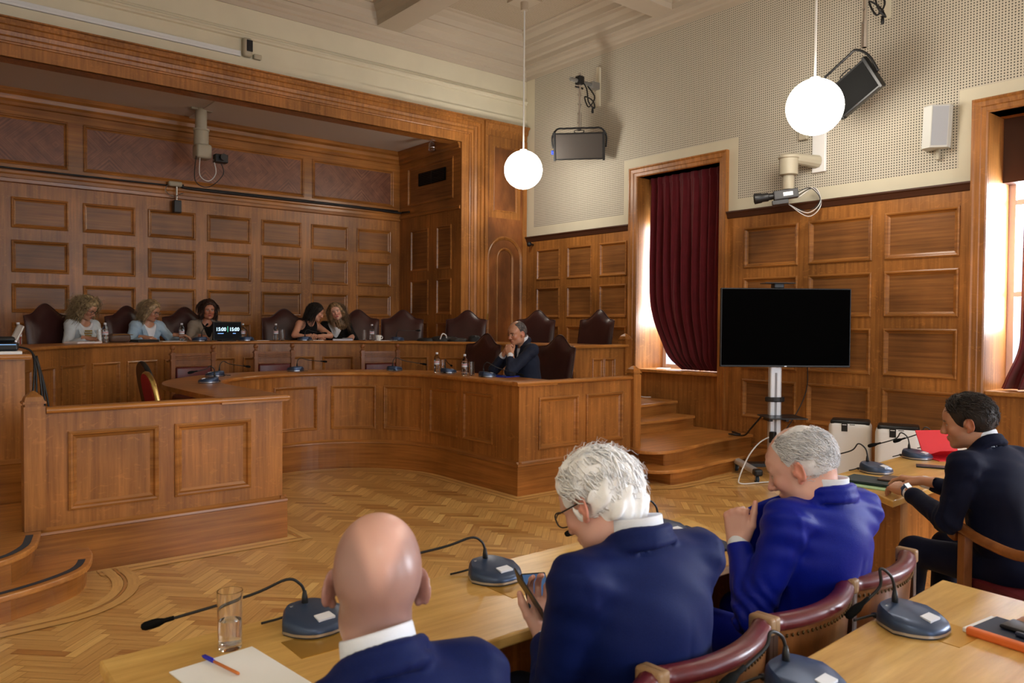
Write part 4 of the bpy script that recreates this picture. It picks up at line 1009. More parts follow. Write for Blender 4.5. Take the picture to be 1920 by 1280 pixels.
mb = MB(); mb.lathe([(0, 0), (.028, 0), (.034, .02), (.040, .075), (.037, .075), (.031, .02), (0, .012)], None, 20, cap=False); mb.build('cup_body', WHITE, t, smooth=True)
mb = MB(); mb.tube(smooth_path([(.037, 0, .06), (.06, 0, .058), (.06, 0, .03), (.034, 0, .02)], 5), .005, 6); mb.build('handle', WHITE, t, smooth=True)
# heap of black bags
rnd = random.Random(5)
for deg, R, sx, h, lb in ((39.5, 2.98, .17, .045, 'flat black bag in the heap on upper bench, left piece'), (35.5, 3.02, .20, .07, 'black bag in the middle of the heap on upper bench'), (31.5, 2.98, .14, .05, 'black bag at the right of the heap on upper bench'), (26.5, 2.98, .085, .085, 'rounded black pouch on the upper bench right of the heap')):
    x, y = onU(deg, R); mb = MB(); ph = rnd.random()*6
    def f(a, b, ph=ph, sx=sx, h=h):
        th = a*2*PI; r = sx*(1-.12*math.sin(3*th+ph)); e = math.sin(b*PI/2)
        return Vector((r*math.cos(th)*e, r*.6*math.sin(th)*e, h*math.cos(b*PI/2)**.6*(1+.25*math.sin(5*th+ph+b*6)*b)))
    mb.grid(f, 28, 8); o = mb.build('bag', plain('black_nylon', (.012, .012, .014), .5, bump=.3, nscale=20), smooth=True); o.location = (x, y, ZU+.001); o.rotation_euler = (0, 0, -.9); tag(o, lb, 'bag', 'black bags on the upper bench')
x, y = onU(35, 2.92); cable('strap', 'white strap looped over the black bags', [(x-.04, y, ZU+.03), (x-.02, y-.02, ZU+.10), (x+.03, y-.03, ZU+.085), (x+.05, y-.02, ZU+.03)], .008, WHITE)
# left end of the upper bench: control unit, papers, hanging leads
t = thing('desk_control_unit', 'black control unit with lit edge at the left end of the upper bench', 'control unit', (.70, 6.66, ZU+.024), -.15)
mb = MB(); M = Matrix.Rotation(-.35, 4, 'X'); mb.rbox(-.17, .11, -.10, .12, .0, .055, .012); mb.build('unit_body', BLACK, t)
mb = MB(); mb.box(-.165, .10, -.1015, -.098, .042, .047); mb.build('lit_edge', plain('blue_lit_edge', (.2, .4, .7), .3, emit=(.25, .5, .9), estr=.5), t)
mb = MB(); mb.rbox(-.05, .09, .03, .10, .055, .10, .02); mb.build('handset', BLACK, t, smooth=True)
mb = MB(); mb.rbox(.02, .07, -.005, .015, .10, .25, .01, Matrix.Translation((0, .04, 0)) @ Euler((-.5, .4, 0)).to_matrix().to_4x4()); mb.build('stand_arm', SILV, t)
sheet('document', 'thick white paper pile under the black control unit', .62, 6.62, ZU, -.05, .40, .24, .022, PAPER)
for k, (dx, lb) in enumerate(((0, 'black lead hanging in a loop at the left bench end, front one'), (.03, 'black lead hanging at the left bench end, longest one'), (-.02, 'black lead hanging at the left bench end, short one'))):
    L_ = (.62, .85, .45)[k]
    cable('lead', lb, [(.80, 6.72, ZU+.05), (.90, 6.66, ZU+.0), (.915+dx, 6.60, ZU-.25), (.90+dx*2, 6.58, ZU-L_), (.95+dx, 6.62, ZU-L_-.05), (.97+dx, 6.64, ZU-L_*.5), (.93, 6.70, ZU-.02)], .007, BLACK)

# ================================================================ things on the tables of the floor
sheet('document', 'white paper sheets on the foreground table under an orange pen', .668, 1.832, T1, .11, .215, .30, .004, PAPER)
t = thing('ballpoint_pen', 'orange ballpoint pen with blue cap on white paper', 'pen', (.652, 1.915, T1+.0095), -1.35)
mb = MB(); M = Euler((0, PI/2, 0)).to_matrix().to_4x4(); mb.lathe([(.0036, -.035), (.0038, .07), (.0032, .075)], M, 8); mb.build('barrel', plain('orange_plastic', srgb(226, 130, 60), .4), t, smooth=True)
mb = MB(); mb.lathe([(.0025, -.085), (.0042, -.078), (.0045, -.034), (.0038, -.032)], M, 8); mb.box(-.075, -.036, -.001, .001, .003, .007); mb.build('cap', plain('blue_plastic', srgb(40, 40, 190), .35), t, smooth=True)
GREENF = plain('dark_green_cover', srgb(18, 40, 44), .6)
sheet('folder', 'pale green paper folder on the side table under the dark cover', 4.14, 2.02, T3, .10, .24, .36, .008, plain('pale_green', srgb(176, 214, 170), .7), 'folder')
sheet('document', 'cream sheet showing under the dark cover on side table', 4.155, 2.14, T3+.0085, .28, .12, .16, .003, plain('cream_paper', srgb(232, 226, 196), .7))
sheet('tablet', 'dark green cased tablet lying on the pale green folder', 4.17, 2.00, T3+.0125, .13, .20, .30, .012, GREENF, 'tablet')
t = sheet('smartphone', 'smartphone in a brown case under the hands of the man at side table', 4.245, 1.965, T3+.0255, .15, .15, .072, .009, plain('brown_case', srgb(96, 70, 56), .5), 'phone')
sheet('smartphone', 'black smartphone lying between the man and the red tablet cover', 4.95, 2.03, T3, .42, .085, .175, .010, BLACK, 'phone')
t = thing('tablet', 'tablet propped up in a red folding cover on side table', 'tablet', (5.38, 2.13, T3+.001), .42)
REDC = plain('red_cover', srgb(214, 40, 52), .5); Mt = Matrix.Translation((0, -.03, 0)) @ Euler((.55, 0, 0)).to_matrix().to_4x4()
t.rotation_euler = (0, 0, 2.55)
mb = MB(); mb.rbox(-.125, .125, -.004, .004, .0, .19, .003, Mt); mb.build('back_cover', REDC, t)
mb = MB(); mb.rbox(-.12, .12, -.0105, -.0042, .004, .186, .003, Mt); s_ = mb.build('slate', plain('tablet_rim', (.7, .7, .72), .3, metal=.5), t)
mb = MB(); mb.box(-.11, .11, -.0115, -.0106, .012, .178, Mt); mb.build('screen', BLACK, s_)
mb = MB(); mb.prism([(-.125, -.03), (.125, -.03), (.125, .13), (-.125, .13)], 0, .006); mb.add([Vector((-.125, -.03, .006)), Vector((.125, -.03, .006)), Vector((.10, .10, .06)), Vector((-.10, .10, .06))], [(0, 1, 2, 3)]); mb.build('folded_flap', REDC, t)
for k, lb in enumerate(('white book lying under another beyond the red tablet', 'white book on top of another beyond the red tablet')):
    sheet('book', lb, 5.62+.01*k, 2.14, T3+.021*k, .3, .21, .15, .020, plain('book_cover', srgb(222, 214, 206), .6), 'book')
sheet('document', 'small white card beyond the red tablet', 5.9, 2.05, T3, .2, .12, .10, .03, PAPER)
t = sheet('notebook', 'orange edged notebook with dark cover in the lower right corner', 2.335, .665, T2, -1.67, .32, .15, .018, plain('navy_cover', srgb(32, 40, 62), .6), 'notebook')
mb = MB(); M = Matrix.Translation((2.335, .665, T2)) @ Matrix.Rotation(-1.67, 4, 'Z'); mb.rbox(-.162, .162, -.092, -.068, 0, .022, .006, M); mb.build('orange_edge', plain('orange_edge', srgb(226, 112, 50), .5), t)
mb = MB(); mb.rbox(-.165, .165, .066, .084, 0, .015, .003, M); mb.rbox(-.178, -.158, -.075, .084, .0, .012, .003, M); mb.build('page_edge', PAPER, t)
M = Matrix.Translation((2.355, .655, T2+.019)) @ Matrix.Rotation(-1.70, 4, 'Z')
mb = MB(); mb.rbox(-.12, .08, -.04, .035, 0, .012, .006, M, 3); tag(mb.build('smartphone', BLACK, smooth=True, sharp=40), 'black smartphone on the notebook in the lower right corner', 'phone')
mb = MB(); mb.rbox(-.07, .10, -.064, -.050, 0, .012, .005, M, 3); t = mb.build('pen', plain('dark_pen', (.02, .03, .06), .3), smooth=True); tag(t, 'dark pen lying along the notebook in the lower right corner', 'pen')
sheet('folder', 'dark blue folder on the foreground table before the man in bright blue', 2.46, 1.93, T1, -.30, .26, .34, .012, plain('dark_blue_cover', srgb(24, 34, 66), .55), 'folder')
sheet('folder', 'bright blue folder on lower bench before the man with clasped hands', 5.00, 6.28, ZT, .2, .22, .30, .008, plain('royal_blue_cover', srgb(20, 50, 170), .5), 'folder')
sheet('document', 'papers lying on the farther window sill', 8.42, 7.0, WZ0, .4, .22, .15, .006, PAPER)

# ================================================================ wall and ceiling equipment
def lookM(p, fwd, up=(0, 0, 1)):
    f = Vector(fwd).normalized(); r = f.cross(Vector(up)).normalized(); u = r.cross(f)
    m = Matrix((r, f, u)).transposed().to_4x4(); m.translation = Vector(p); return m     # x right, y forward, z up
def studio_light(label, wall_y, wall_z, px_, py_, zp0, zp1, M, face_mat, W, Hh, flip=1):
    t = thing('studio_light', label, 'light', (XR-.014, wall_y, wall_z))
    mb = MB(); mb.rbox(XR-.05, XR-.012, wall_y-.03, wall_y+.03, wall_z-.28, wall_z+.28, .004); mb.build('wall_plate', PLASTER, t, world=True)
    mb = MB(); mb.tube([(XR-.05, wall_y, wall_z), (px_-.18, py_, wall_z)], .028, 10); mb.rbox(XR-.2, XR-.05, wall_y-.05, wall_y+.05, wall_z-.05, wall_z+.05, .01); mb.build('arm', plain('grey_tube', (.35, .35, .34), .4, metal=.6), t, world=True)
    mb = MB(); mb.tube([(px_, py_, zp1+.1), (px_, py_, zp0)], .022, 10); mb.tube([(px_, py_, zp0+.25), (px_, py_, zp0)], .032, 10)
    for k in range(4): mb.box(px_-.045, px_+.03, py_-.01, py_+.01, zp0+.1+k*.13, zp0+.112+k*.13)
    mb.build('pole', CHROME, t, world=True)
    mb = MB(); mb.rbox(px_-.05, px_+.05, py_-.05, py_+.05, zp1-.06, zp1+.06, .015); mb.tube([(px_-.08, py_, zp1-.1), (px_+.06, py_, zp1-.1)], .014, 8); mb.build('clamp', BLACK, t, world=True)
    mb = MB(); pts = smooth_path([(px_+.05, py_, zp1), (px_+.12, py_-.02, zp1-.1), (px_+.10, py_-.08, zp1-.3), (px_+.18, py_-.12, zp1-.38), (px_+.22, py_-.04, zp1-.25), (px_+.12, py_+.02, zp1-.2), (px_+.12, py_-.06, zp1-.36), (px_+.2, py_-.1, zp1-.22), (px_+.16, py_, zp1-.05)], 6); mb.tube(pts, .010, 6)
    mb.lathe([(.014, 0), (.018, .03), (.012, .08)], Matrix.Translation((px_+.16, py_-.1, zp1-.45)), 8); mb.build('cable', BLACK, t, world=True, smooth=True)
    mb = MB(); mb.rbox(-W/2, W/2, -.07, .02, -Hh/2, Hh/2, .006, M); mb.rbox(-W/2-.012, -W/2+.02, -.03, .03, -Hh/2-.012, Hh/2+.012, .004, M); mb.rbox(W/2-.02, W/2+.012, -.03, .03, -Hh/2-.012, Hh/2+.012, .004, M)
    mb.rbox(-W*.25, W*.25, -.12, -.06, -Hh*.3, Hh*.3, .02, M); hb = mb.build('head', BLACK, t, world=True)
    mb = MB(); mb.box(-W/2+.025, W/2-.025, .0195, .0235, -Hh/2+.02, Hh/2-.02, M); mb.build('diffuser', face_mat, t, world=True)
    mb = MB(); top = M.inverted() @ Vector((px_, py_, zp0)); yk = max(top.z, Hh/2+.06)
    mb.tube([M @ Vector(p) for p in smooth_path([(-W/2-.025, -.03, -.02), (-W/2-.03, -.03, yk*.55), (-W/2+.04, -.03, yk-.01), (-W/4, -.03, yk), (W/4, -.03, yk), (W/2-.04, -.03, yk-.01), (W/2+.03, -.03, yk*.55), (W/2+.025, -.03, -.02)], 6)], .013, 8)
    mb.build('yoke', BLACK, t, world=True, smooth=True)
    mb = MB(); mb.tube([M @ Vector(p) for p in smooth_path([(-.06, -.02, Hh/2), (-.06, -.02, Hh/2+.03), (.06, -.02, Hh/2+.03), (.06, -.02, Hh/2)], 4)], .006, 6); mb.build('carry_handle', BLACK, t, world=True)
    mb = MB(); mb.rbox(W/2-.0, W/2+.05, -.08, -.03, -.11, -.05, .01, M); mb.build('connector', plain('blue_connector', srgb(20, 60, 200), .4), t, world=True)
DIF = plain('grey_diffuser', srgb(72, 66, 62), .6)
studio_light('black studio light panel with grey diffuser hanging between globe lamp and red curtain', 8.0, 5.02, 7.72, 7.98, 4.33, 5.03, lookM((7.72, 7.98, 4.11), (-.72, -.66, -.28)), DIF, .70, .37)
studio_light('black studio light panel tilted sideways near the upper right corner', 3.85, 5.05, 7.62, 3.84, 4.36, 5.05, lookM((7.56, 3.91, 3.96), (-.96, .10, -.26), (.12, .40, .90)), BLACKM, .50, .33)
# white loudspeaker
t = thing('loudspeaker', 'white wedge loudspeaker on the perforated wall beside the right window', 'speaker', (XR-.014, 3.22, 3.55))
poly = [(XR-.02, 3.42), (XR-.18, 3.41), (XR-.20, 3.32), (XR-.10, 3.20), (XR-.02, 3.20)]
vs = [(x-.03, y-.01, 3.74) for x, y in poly]+[(x, y+.02, 3.34) for x, y in poly]; n = 5
mb = MB(); mb.add(vs, [tuple(range(n)), tuple(range(2*n-1, n-1, -1))]+[(i, (i+1) % n, n+(i+1) % n, n+i) for i in range(n)]); mb.build('cabinet', plain('off_white_cabinet', srgb(206, 208, 204), .5), t, world=True, bevel=.006)
mb = MB(); mb.box(XR-.07, XR-.02, 3.31, 3.34, 3.24, 3.36); mb.build('bracket', GREYP, t, world=True)
mb = MB(); mb.add([(XR-.230, 3.303, 3.725), (XR-.136, 3.194, 3.725), (XR-.106, 3.224, 3.36), (XR-.200, 3.333, 3.36)], [(0, 1, 2, 3)]); mb.build('grille', plain('grey_grille', srgb(176, 182, 190), .6), t, world=True)
# broadcast camera on wall bracket
t = thing('broadcast_camera', 'black video camera on a beige motorised wall mount below the large globe lamp', 'camera', (XR-.014, 4.62, 3.7))
mb = MB(); mb.rbox(XR-.05, XR-.012, 4.50, 4.66, 3.30, 3.95, .01); mb.build('wall_plate', WHITE, t, world=True)
mb = MB(); mb.rbox(XR-.10, XR-.05, 4.70, 4.80, 3.68, 3.92, .01); mb.build('junction_box', GREYP, t, world=True)
mb = MB(); mb.tube([(XR-.03, 4.60, 3.42), (7.86, 4.72, 3.44)], [.075, .06], 12); mb.build('arm', GREYP, t, world=True)
mb = MB(); mb.lathe([(.085, 3.25), (.10, 3.26), (.10, 3.43), (.112, 3.44), (.112, 3.46), (.09, 3.48), (0, 3.485)], Matrix.Translation((7.80, 4.76, 0)), 22); mb.lathe([(.06, 3.10), (.06, 3.25)], Matrix.Translation((7.80, 4.76, 0)), 18); mb.build('pan_motor', GREYP, t, world=True, smooth=True, sharp=40)
Mc = lookM((7.76, 4.80, 3.03), (-.62, .76, -.12))
mb = MB(); mb.rbox(-.05, .05, -.16, .10, -.04, .06, .01, Mc); mb.rbox(-.03, .03, -.05, .12, -.09, -.04, .005, Mc); body = mb.build('camera_body', plain('grey_black_body', (.06, .06, .065), .4), t, world=True)
mb = MB(); mb.box(-.052, -.049, -.1, .0, -.01, .03, Mc); mb.build('side_label', STEEL, body, world=False)
bpy.context.view_layer.update()
mb = MB(); L_ = Mc @ Matrix.Translation((0, .10, .01)) @ Euler((-PI/2, 0, 0)).to_matrix().to_4x4(); mb.lathe([(.035, 0), (.038, .05), (.048, .055), (.048, .12), (.055, .13), (.06, .20), (.05, .205), (.045, .15), (0, .15)], L_, 20); mb.build('lens', BLACK, t, world=True, smooth=True, sharp=40)
for k in range(4):
    mb = MB(); a = .02*k; mb.tube(smooth_path([Mc @ Vector((.02, -.16, .02-a)), Mc @ Vector((.03+a, -.30-a, .05)), Mc @ Vector((.0, -.38, -.10-a)), Mc @ Vector((.02, -.24, -.20-a)), Mc @ Vector((.0, -.05, -.10))], 6), .005, 6); mb.build('lead', (BLACK, WCAB, BLACK, WCAB)[k], t, world=True, smooth=True)
# remote camera under the alcove ceiling
t = thing('dome_mount_camera', 'beige motorised camera hanging from the alcove ceiling', 'camera', (3.42, 10.80, AZ))
mb = MB(); mb.lathe([(.075, 4.16), (.075, 4.45)], Matrix.Translation((3.42, 10.8, 0)), 18); mb.rbox(3.28, 3.56, 10.75, 10.85, 4.425, 4.45, .004); mb.build('stem', GREYP, t, world=True, smooth=True, sharp=40)
mb = MB(); mb.lathe([(.085, 3.96), (.095, 3.97), (.095, 4.15), (.105, 4.16), (.105, 4.18), (.07, 4.19)], Matrix.Translation((3.42, 10.8, 0)), 20); mb.build('pan_motor', GREYP, t, world=True, smooth=True, sharp=40)
mb = MB(); mb.rbox(3.33, 3.53, 10.68, 10.90, 3.78, 3.97, .03); mb.build('tilt_head', GREYP, t, world=True, smooth=True)
mb = MB(); mb.rbox(3.55, 3.72, 10.62, 10.74, 3.74, 3.85, .01); mb.lathe([(.04, 0), (.045, .08)], Matrix.Translation((3.64, 10.63, 3.80)) @ Euler((PI/2, 0, 0)).to_matrix().to_4x4(), 14); mb.build('camera_body', BLACK, t, world=True)
for k in range(2):
    mb = MB(); mb.tube(smooth_path([(3.38-.05*k, 10.72, 3.80), (3.37-.06*k, 10.7, 3.55-.08*k), (3.48, 10.68, 3.48-.08*k), (3.58+.1*k, 10.7, 3.60), (3.55+.08*k, 10.7, 3.78)], 6), .006, 6); mb.build('lead', (WCAB, BLACK)[k], t, world=True, smooth=True)
# small camera on the picture rail
t = thing('mini_camera', 'small black camera hung from the rail above the dark haired woman', 'camera', (3.24, AY-.04, 3.45))
mb = MB(); mb.rbox(3.14, 3.32, AY-.12, AY-.035, 3.46, 3.53, .02); mb.build('bracket', GREYP, t, world=True)
mb = MB(); mb.tube([(3.25, AY-.09, 3.47), (3.25, AY-.09, 3.27)], .012, 8); mb.tube(smooth_path([(3.16, AY-.1, 3.5), (3.10, AY-.1, 3.40), (3.2, AY-.1, 3.32), (3.33, AY-.1, 3.38)], 5), .006, 6); mb.build('rod', STEEL, t, world=True)
mb = MB(); mb.rbox(3.20, 3.30, AY-.15, AY-.05, 3.10, 3.27, .01); mb.build('camera_body', BLACK, t, world=True)
cable('wall_cable', 'black cable clipped along the whole rail of the alcove back wall', [(AX0+.05, AY-.04, 3.475), (2.0, AY-.04, 3.472), (4.5, AY-.04, 3.478), (6.8, AY-.04, 3.47)], .012, BLACK, 12)
cable('wall_cable', 'second cable bundle along the rail, from the small camera to the right corner', [(3.34, AY-.05, 3.50), (3.45, AY-.05, 3.46), (4.5, AY-.055, 3.455), (5.8, AY-.055, 3.46), (6.75, AY-.07, 3.44), (6.83, AY-.15, 3.44), (6.83, AY-.35, 3.43)], .018, BLACK, 12)
# spotlight, vent, sensor, trunking
t = thing('spotlight', 'small chrome spotlight under the alcove ceiling at its right end', 'light', (6.62, 10.05, AZ))
mb = MB(); mb.tube([(6.62, 10.05, AZ), (6.60, 10.05, AZ-.12)], .02, 10); mb.build('stem', CHROME, t, world=True)
mb = MB(); mb.lathe([(.03, .0), (.05, .03), (.06, .13), (.055, .135), (0, .10)], lookM((6.61, 10.05, AZ-.10), (0, 0, 1), (0, 1, 0)) @ Euler((0, 0, 0)).to_matrix().to_4x4() @ Euler((PI/2+.5, -.45, 0)).to_matrix().to_4x4(), 18); mb.build('lamp_head', CHROME, t, world=True, smooth=True)
t = thing('vent_grille', 'dark ventilation grille in the panel of the alcove side wall', 'vent', (AX1, 10.43, 3.9))
mb = MB(); mb.box(AX1-.008, AX1+.02, 10.05, 10.81, 3.82, 4.02); mb.build('grille_back', BLACKM, t, world=True)
mb = MB()
for k in range(7): mb.box(AX1-.014, AX1-.006, 10.06, 10.80, 3.835+k*.027, 3.843+k*.027)
mb.box(AX1-.016, AX1-.006, 10.42, 10.44, 3.82, 4.02); mb.build('slats', BLACK, t, world=True)
t = thing('motion_sensor', 'beige sensor with black lens on the cream wall above the opening', 'sensor', (3.60, YB, 4.98))
mb = MB(); mb.rbox(3.54, 3.65, YB-.09, YB, 4.87, 5.10, .03, None, 3); mb.build('sensor_case', GREYP, t, world=True, smooth=True)
mb = MB(); mb.rbox(3.575, 3.65, YB-.10, YB-.085, 4.93, 5.07, .01); mb.build('lens_window', BLACK, t, world=True)
mb = MB(); mb.rbox(3.68, 3.78, YB-.06, YB, 4.87, 4.93, .012); tag(mb.build('junction_box', GREYP), 'small beige junction box right of the wall sensor', 'box')
mb = MB(); mb.rbox(XL+.01, 3.52, YB-.045, YB-.0, 4.865, 4.93, .004); mb.box(XL+.01, 3.52, YB-.048, YB-.04, 4.893, 4.897); tag(mb.build('cable_trunking', plain('white_trunking', (.72, .74, .76), .4)), 'white cable trunking along the cream wall up to the sensor', 'trunking')
t = thing('door_hook', 'small black hook under the cream lining at the corner pilaster', 'hook', (8.0, 9.30, 2.86))
mb = MB(); mb.tube([(8.12, 9.42, 2.86), (8.03, 9.40, 2.86)], .018, 8); mb.sphere((8.02, 9.40, 2.86), .04, 12, 8); mb.build('knob', BLACK, t, world=True, smooth=True)
t = thing('key_plate', 'small brass key plate on the flat pilaster beside the opening', 'key plate', (7.33, YB-.05, 1.72))
mb = MB(); mb.rbox(7.315, 7.345, YB-.085, YB-.074, 1.66, 1.76, .004); mb.build('plate', BRASS, t, world=True)
# ================================================================ figures: smooth blended volumes turned into one skin
def nrm(v): v = np.asarray(v, float); return v/(np.linalg.norm(v)+1e-12)
A3 = lambda *v: np.array(v, float)
class Field:
    def __init__(s, lo, hi, h):
        s.h = h; s.lo = np.asarray(lo, float); s.n = np.ceil((np.asarray(hi)-s.lo)/h).astype(int)+1
        s.F = np.full(s.n, .08, np.float32)
        s.ax = [s.lo[i]+h*np.arange(s.n[i]) for i in range(3)]
    def _sl(s, lo, hi):
        a = np.clip(np.floor((lo-s.lo)/s.h).astype(int), 0, s.n-1); b = np.clip(np.ceil((hi-s.lo)/s.h).astype(int)+1, 1, s.n)
        if np.any(b <= a): return None
        return tuple(slice(x, y) for x, y in zip(a, b))
    def _pts(s, sl): return np.stack(np.meshgrid(*[s.ax[i][sl[i]] for i in range(3)], indexing='ij'), -1)
    def _merge(s, sl, d, k, op):
        F = s.F[sl]
        if op == 'u':
            if k > 0:
                hh = np.clip(.5+.5*(F-d)/k, 0, 1); s.F[sl] = F*(1-hh)+d*hh-k*hh*(1-hh)
            else: s.F[sl] = np.minimum(F, d)
        else:
            d = -d
            if k > 0:
                hh = np.clip(.5-.5*(F-d)/k, 0, 1); s.F[sl] = F*(1-hh)+d*hh+k*hh*(1-hh)
            else: s.F[sl] = np.maximum(F, d)
    def cone(s, a, b, ra, rb, k=.01, op='u', flat=None):
        a, b = np.asarray(a, float), np.asarray(b, float); m = max(ra, rb)+k+3*s.h+.02
        sl = s._sl(np.minimum(a, b)-m, np.maximum(a, b)+m)
        if sl is None: return s
        p = s._pts(sl)-a; ab = b-a; L2 = ab@ab+1e-12
        t = np.clip((p@ab)/L2, 0, 1); q = p-t[..., None]*ab
        if flat is not None:       # flat = (direction, factor): widen the section along the direction
            dr, f = nrm(flat[0]), flat[1]; c = q@dr; q = q-(c*(1-1/f))[..., None]*dr
        d = np.sqrt((q*q).sum(-1))-(ra+(rb-ra)*t); s._merge(sl, d.astype(np.float32), k, op); return s
    def ell(s, c, r, k=.01, op='u', R=None):
        c, r = np.asarray(c, float), np.asarray(r, float); m = r.max()+k+3*s.h+.02
        sl = s._sl(c-m, c+m)
        if sl is None: return s
        p = s._pts(sl)-c
        if R is not None: p = p@np.asarray(R)         # columns of R: local axes
        q = p/r; l = np.sqrt((q*q).sum(-1))+1e-9; g = np.sqrt(((q/r)**2).sum(-1))+1e-9
        d = l*(l-1)/g; s._merge(sl, d.astype(np.float32), k, op); return s
    def plane(s, p0, n, k=.004):
        """cut away the side the normal points to"""
        sl = tuple(slice(0, x) for x in s.n); d = (s._pts(sl)-np.asarray(p0))@nrm(n); s.F = np.maximum(s.F, d.astype(np.float32)); return s
    def warp(s, fn):
        m = np.abs(s.F) < .03; idx = np.argwhere(m); P = s.lo+idx*s.h; s.F[m] += fn(P).astype(np.float32); return s
    def mesh(s):
        F, n = s.F, s.n; neg = F < 0
        c = np.zeros(n-1, int)
        for dx in (0, 1):
            for dy in (0, 1):
                for dz in (0, 1): c += neg[dx:n[0]-1+dx, dy:n[1]-1+dy, dz:n[2]-1+dz]
        act = (c > 0) & (c < 8); ids = -np.ones(n-1, int); cells = np.argwhere(act); ids[act] = np.arange(len(cells))
        acc = np.zeros((len(cells), 3)); cnt = np.zeros(len(cells)); i, j, k = cells.T
        for ax in range(3):
            for u in (0, 1):
                for v in (0, 1):
                    o = [0, 0, 0]; o[(ax+1) % 3] = u; o[(ax+2) % 3] = v; e = list(o); e[ax] = 1
                    f0 = F[i+o[0], j+o[1], k+o[2]]; f1 = F[i+e[0], j+e[1], k+e[2]]; cr = (f0 < 0) != (f1 < 0)
                    t = np.where(cr, f0/np.where(cr, f0-f1, 1), 0); P = np.array(o, float)[None].repeat(len(cells), 0); P[:, ax] = t
                    acc[cr] += P[cr]; cnt[cr] += 1
        V = s.lo+(cells+acc/np.maximum(cnt, 1)[:, None])*s.h
        Q = []
        for ax in range(3):
            a1, a2 = (ax+1) % 3, (ax+2) % 3
            sl0 = [slice(0, x) for x in n]; sl1 = [slice(0, x) for x in n]; sl0[ax] = slice(0, n[ax]-1); sl1[ax] = slice(1, n[ax])
            cr = np.argwhere(neg[tuple(sl0)] != neg[tuple(sl1)])
            ok = (cr[:, a1] > 0) & (cr[:, a2] > 0) & (cr[:, a1] < n[a1]-1) & (cr[:, a2] < n[a2]-1); cr = cr[ok]
            if not len(cr): continue
            def cell(u, v): q = cr.copy(); q[:, a1] -= u; q[:, a2] -= v; return ids[q[:, 0], q[:, 1], q[:, 2]]
            f = np.stack([cell(1, 1), cell(0, 1), cell(0, 0), cell(1, 0)], 1)
            fl = neg[cr[:, 0], cr[:, 1], cr[:, 2]]
            f[~fl] = f[~fl][:, ::-1]; Q.append(f)
        return V, np.concatenate(Q) if Q else np.zeros((0, 4), int)
def relax(V, Q, it=1, w=.5):
    for _ in range(it):
        A = np.zeros_like(V); c = np.zeros(len(V))
        for a in range(4):
            b = (a+1) % 4
            np.add.at(A, Q[:, a], V[Q[:, b]]); np.add.at(c, Q[:, a], 1); np.add.at(A, Q[:, b], V[Q[:, a]]); np.add.at(c, Q[:, b], 1)
        V = V*(1-w)+w*A/np.maximum(c, 1)[:, None]
    return V
def obj_np(name, parts, mats, parent=None, cols=None, base=None):
    """parts: list of (V, Q). One mesh object; base = location of the thing's own origin"""
    Vs, Fs, o = [], [], 0
    for V, Q in parts: Vs.append(V); Fs += (np.asarray(Q)+o).tolist() if not isinstance(Q, list) else [[i+o for i in q] for q in Q]; o += len(V)
    V = np.concatenate(Vs); b = np.zeros(3) if base is None else np.asarray(base)
    me = bpy.data.meshes.new(name); me.from_pydata((V-b).tolist(), [], Fs); me.update()
    me.polygons.foreach_set('use_smooth', [True]*len(me.polygons))
    for m in (mats if isinstance(mats, (list, tuple)) else [mats]): me.materials.append(m)
    if cols is not None:
        at = me.color_attributes.new('pigment', 'FLOAT_COLOR', 'POINT'); at.data.foreach_set('color', np.concatenate([np.concatenate(cols), np.ones((len(V), 1))], 1).ravel().astype(np.float32))
    ob = bpy.data.objects.new(name, me); COL.objects.link(ob)
    if base is not None: ob.location = b
    if parent is not None: ob.parent = parent; ob.matrix_parent_inverse = Matrix.Translation(parent.location).inverted()
    return ob
def skin_mat():
    m, nt, b = new_mat('skin'); a = nt.nodes.new('ShaderNodeAttribute'); a.attribute_name = 'pigment'
    nt.links.new(a.outputs['Color'], b.inputs['Base Color']); b.inputs['Roughness'].default_value = .36
    b.inputs['Subsurface Weight'].default_value = .12; b.inputs['Subsurface Radius'].default_value = (.02, .008, .005); b.inputs['Subsurface Scale'].default_value = .4
    n = nt.nodes.new('ShaderNodeTexNoise'); n.inputs['Scale'].default_value = 260; bp = nt.nodes.new('ShaderNodeBump'); bp.inputs['Strength'].default_value = .06; bp.inputs['Distance'].default_value = .004
    tc = nt.nodes.new('ShaderNodeTexCoord'); nt.links.new(tc.outputs['Object'], n.inputs['Vector']); nt.links.new(n.outputs['Fac'], bp.inputs['Height']); nt.links.new(bp.outputs['Normal'], b.inputs['Normal']); return m
SKIN = skin_mat()
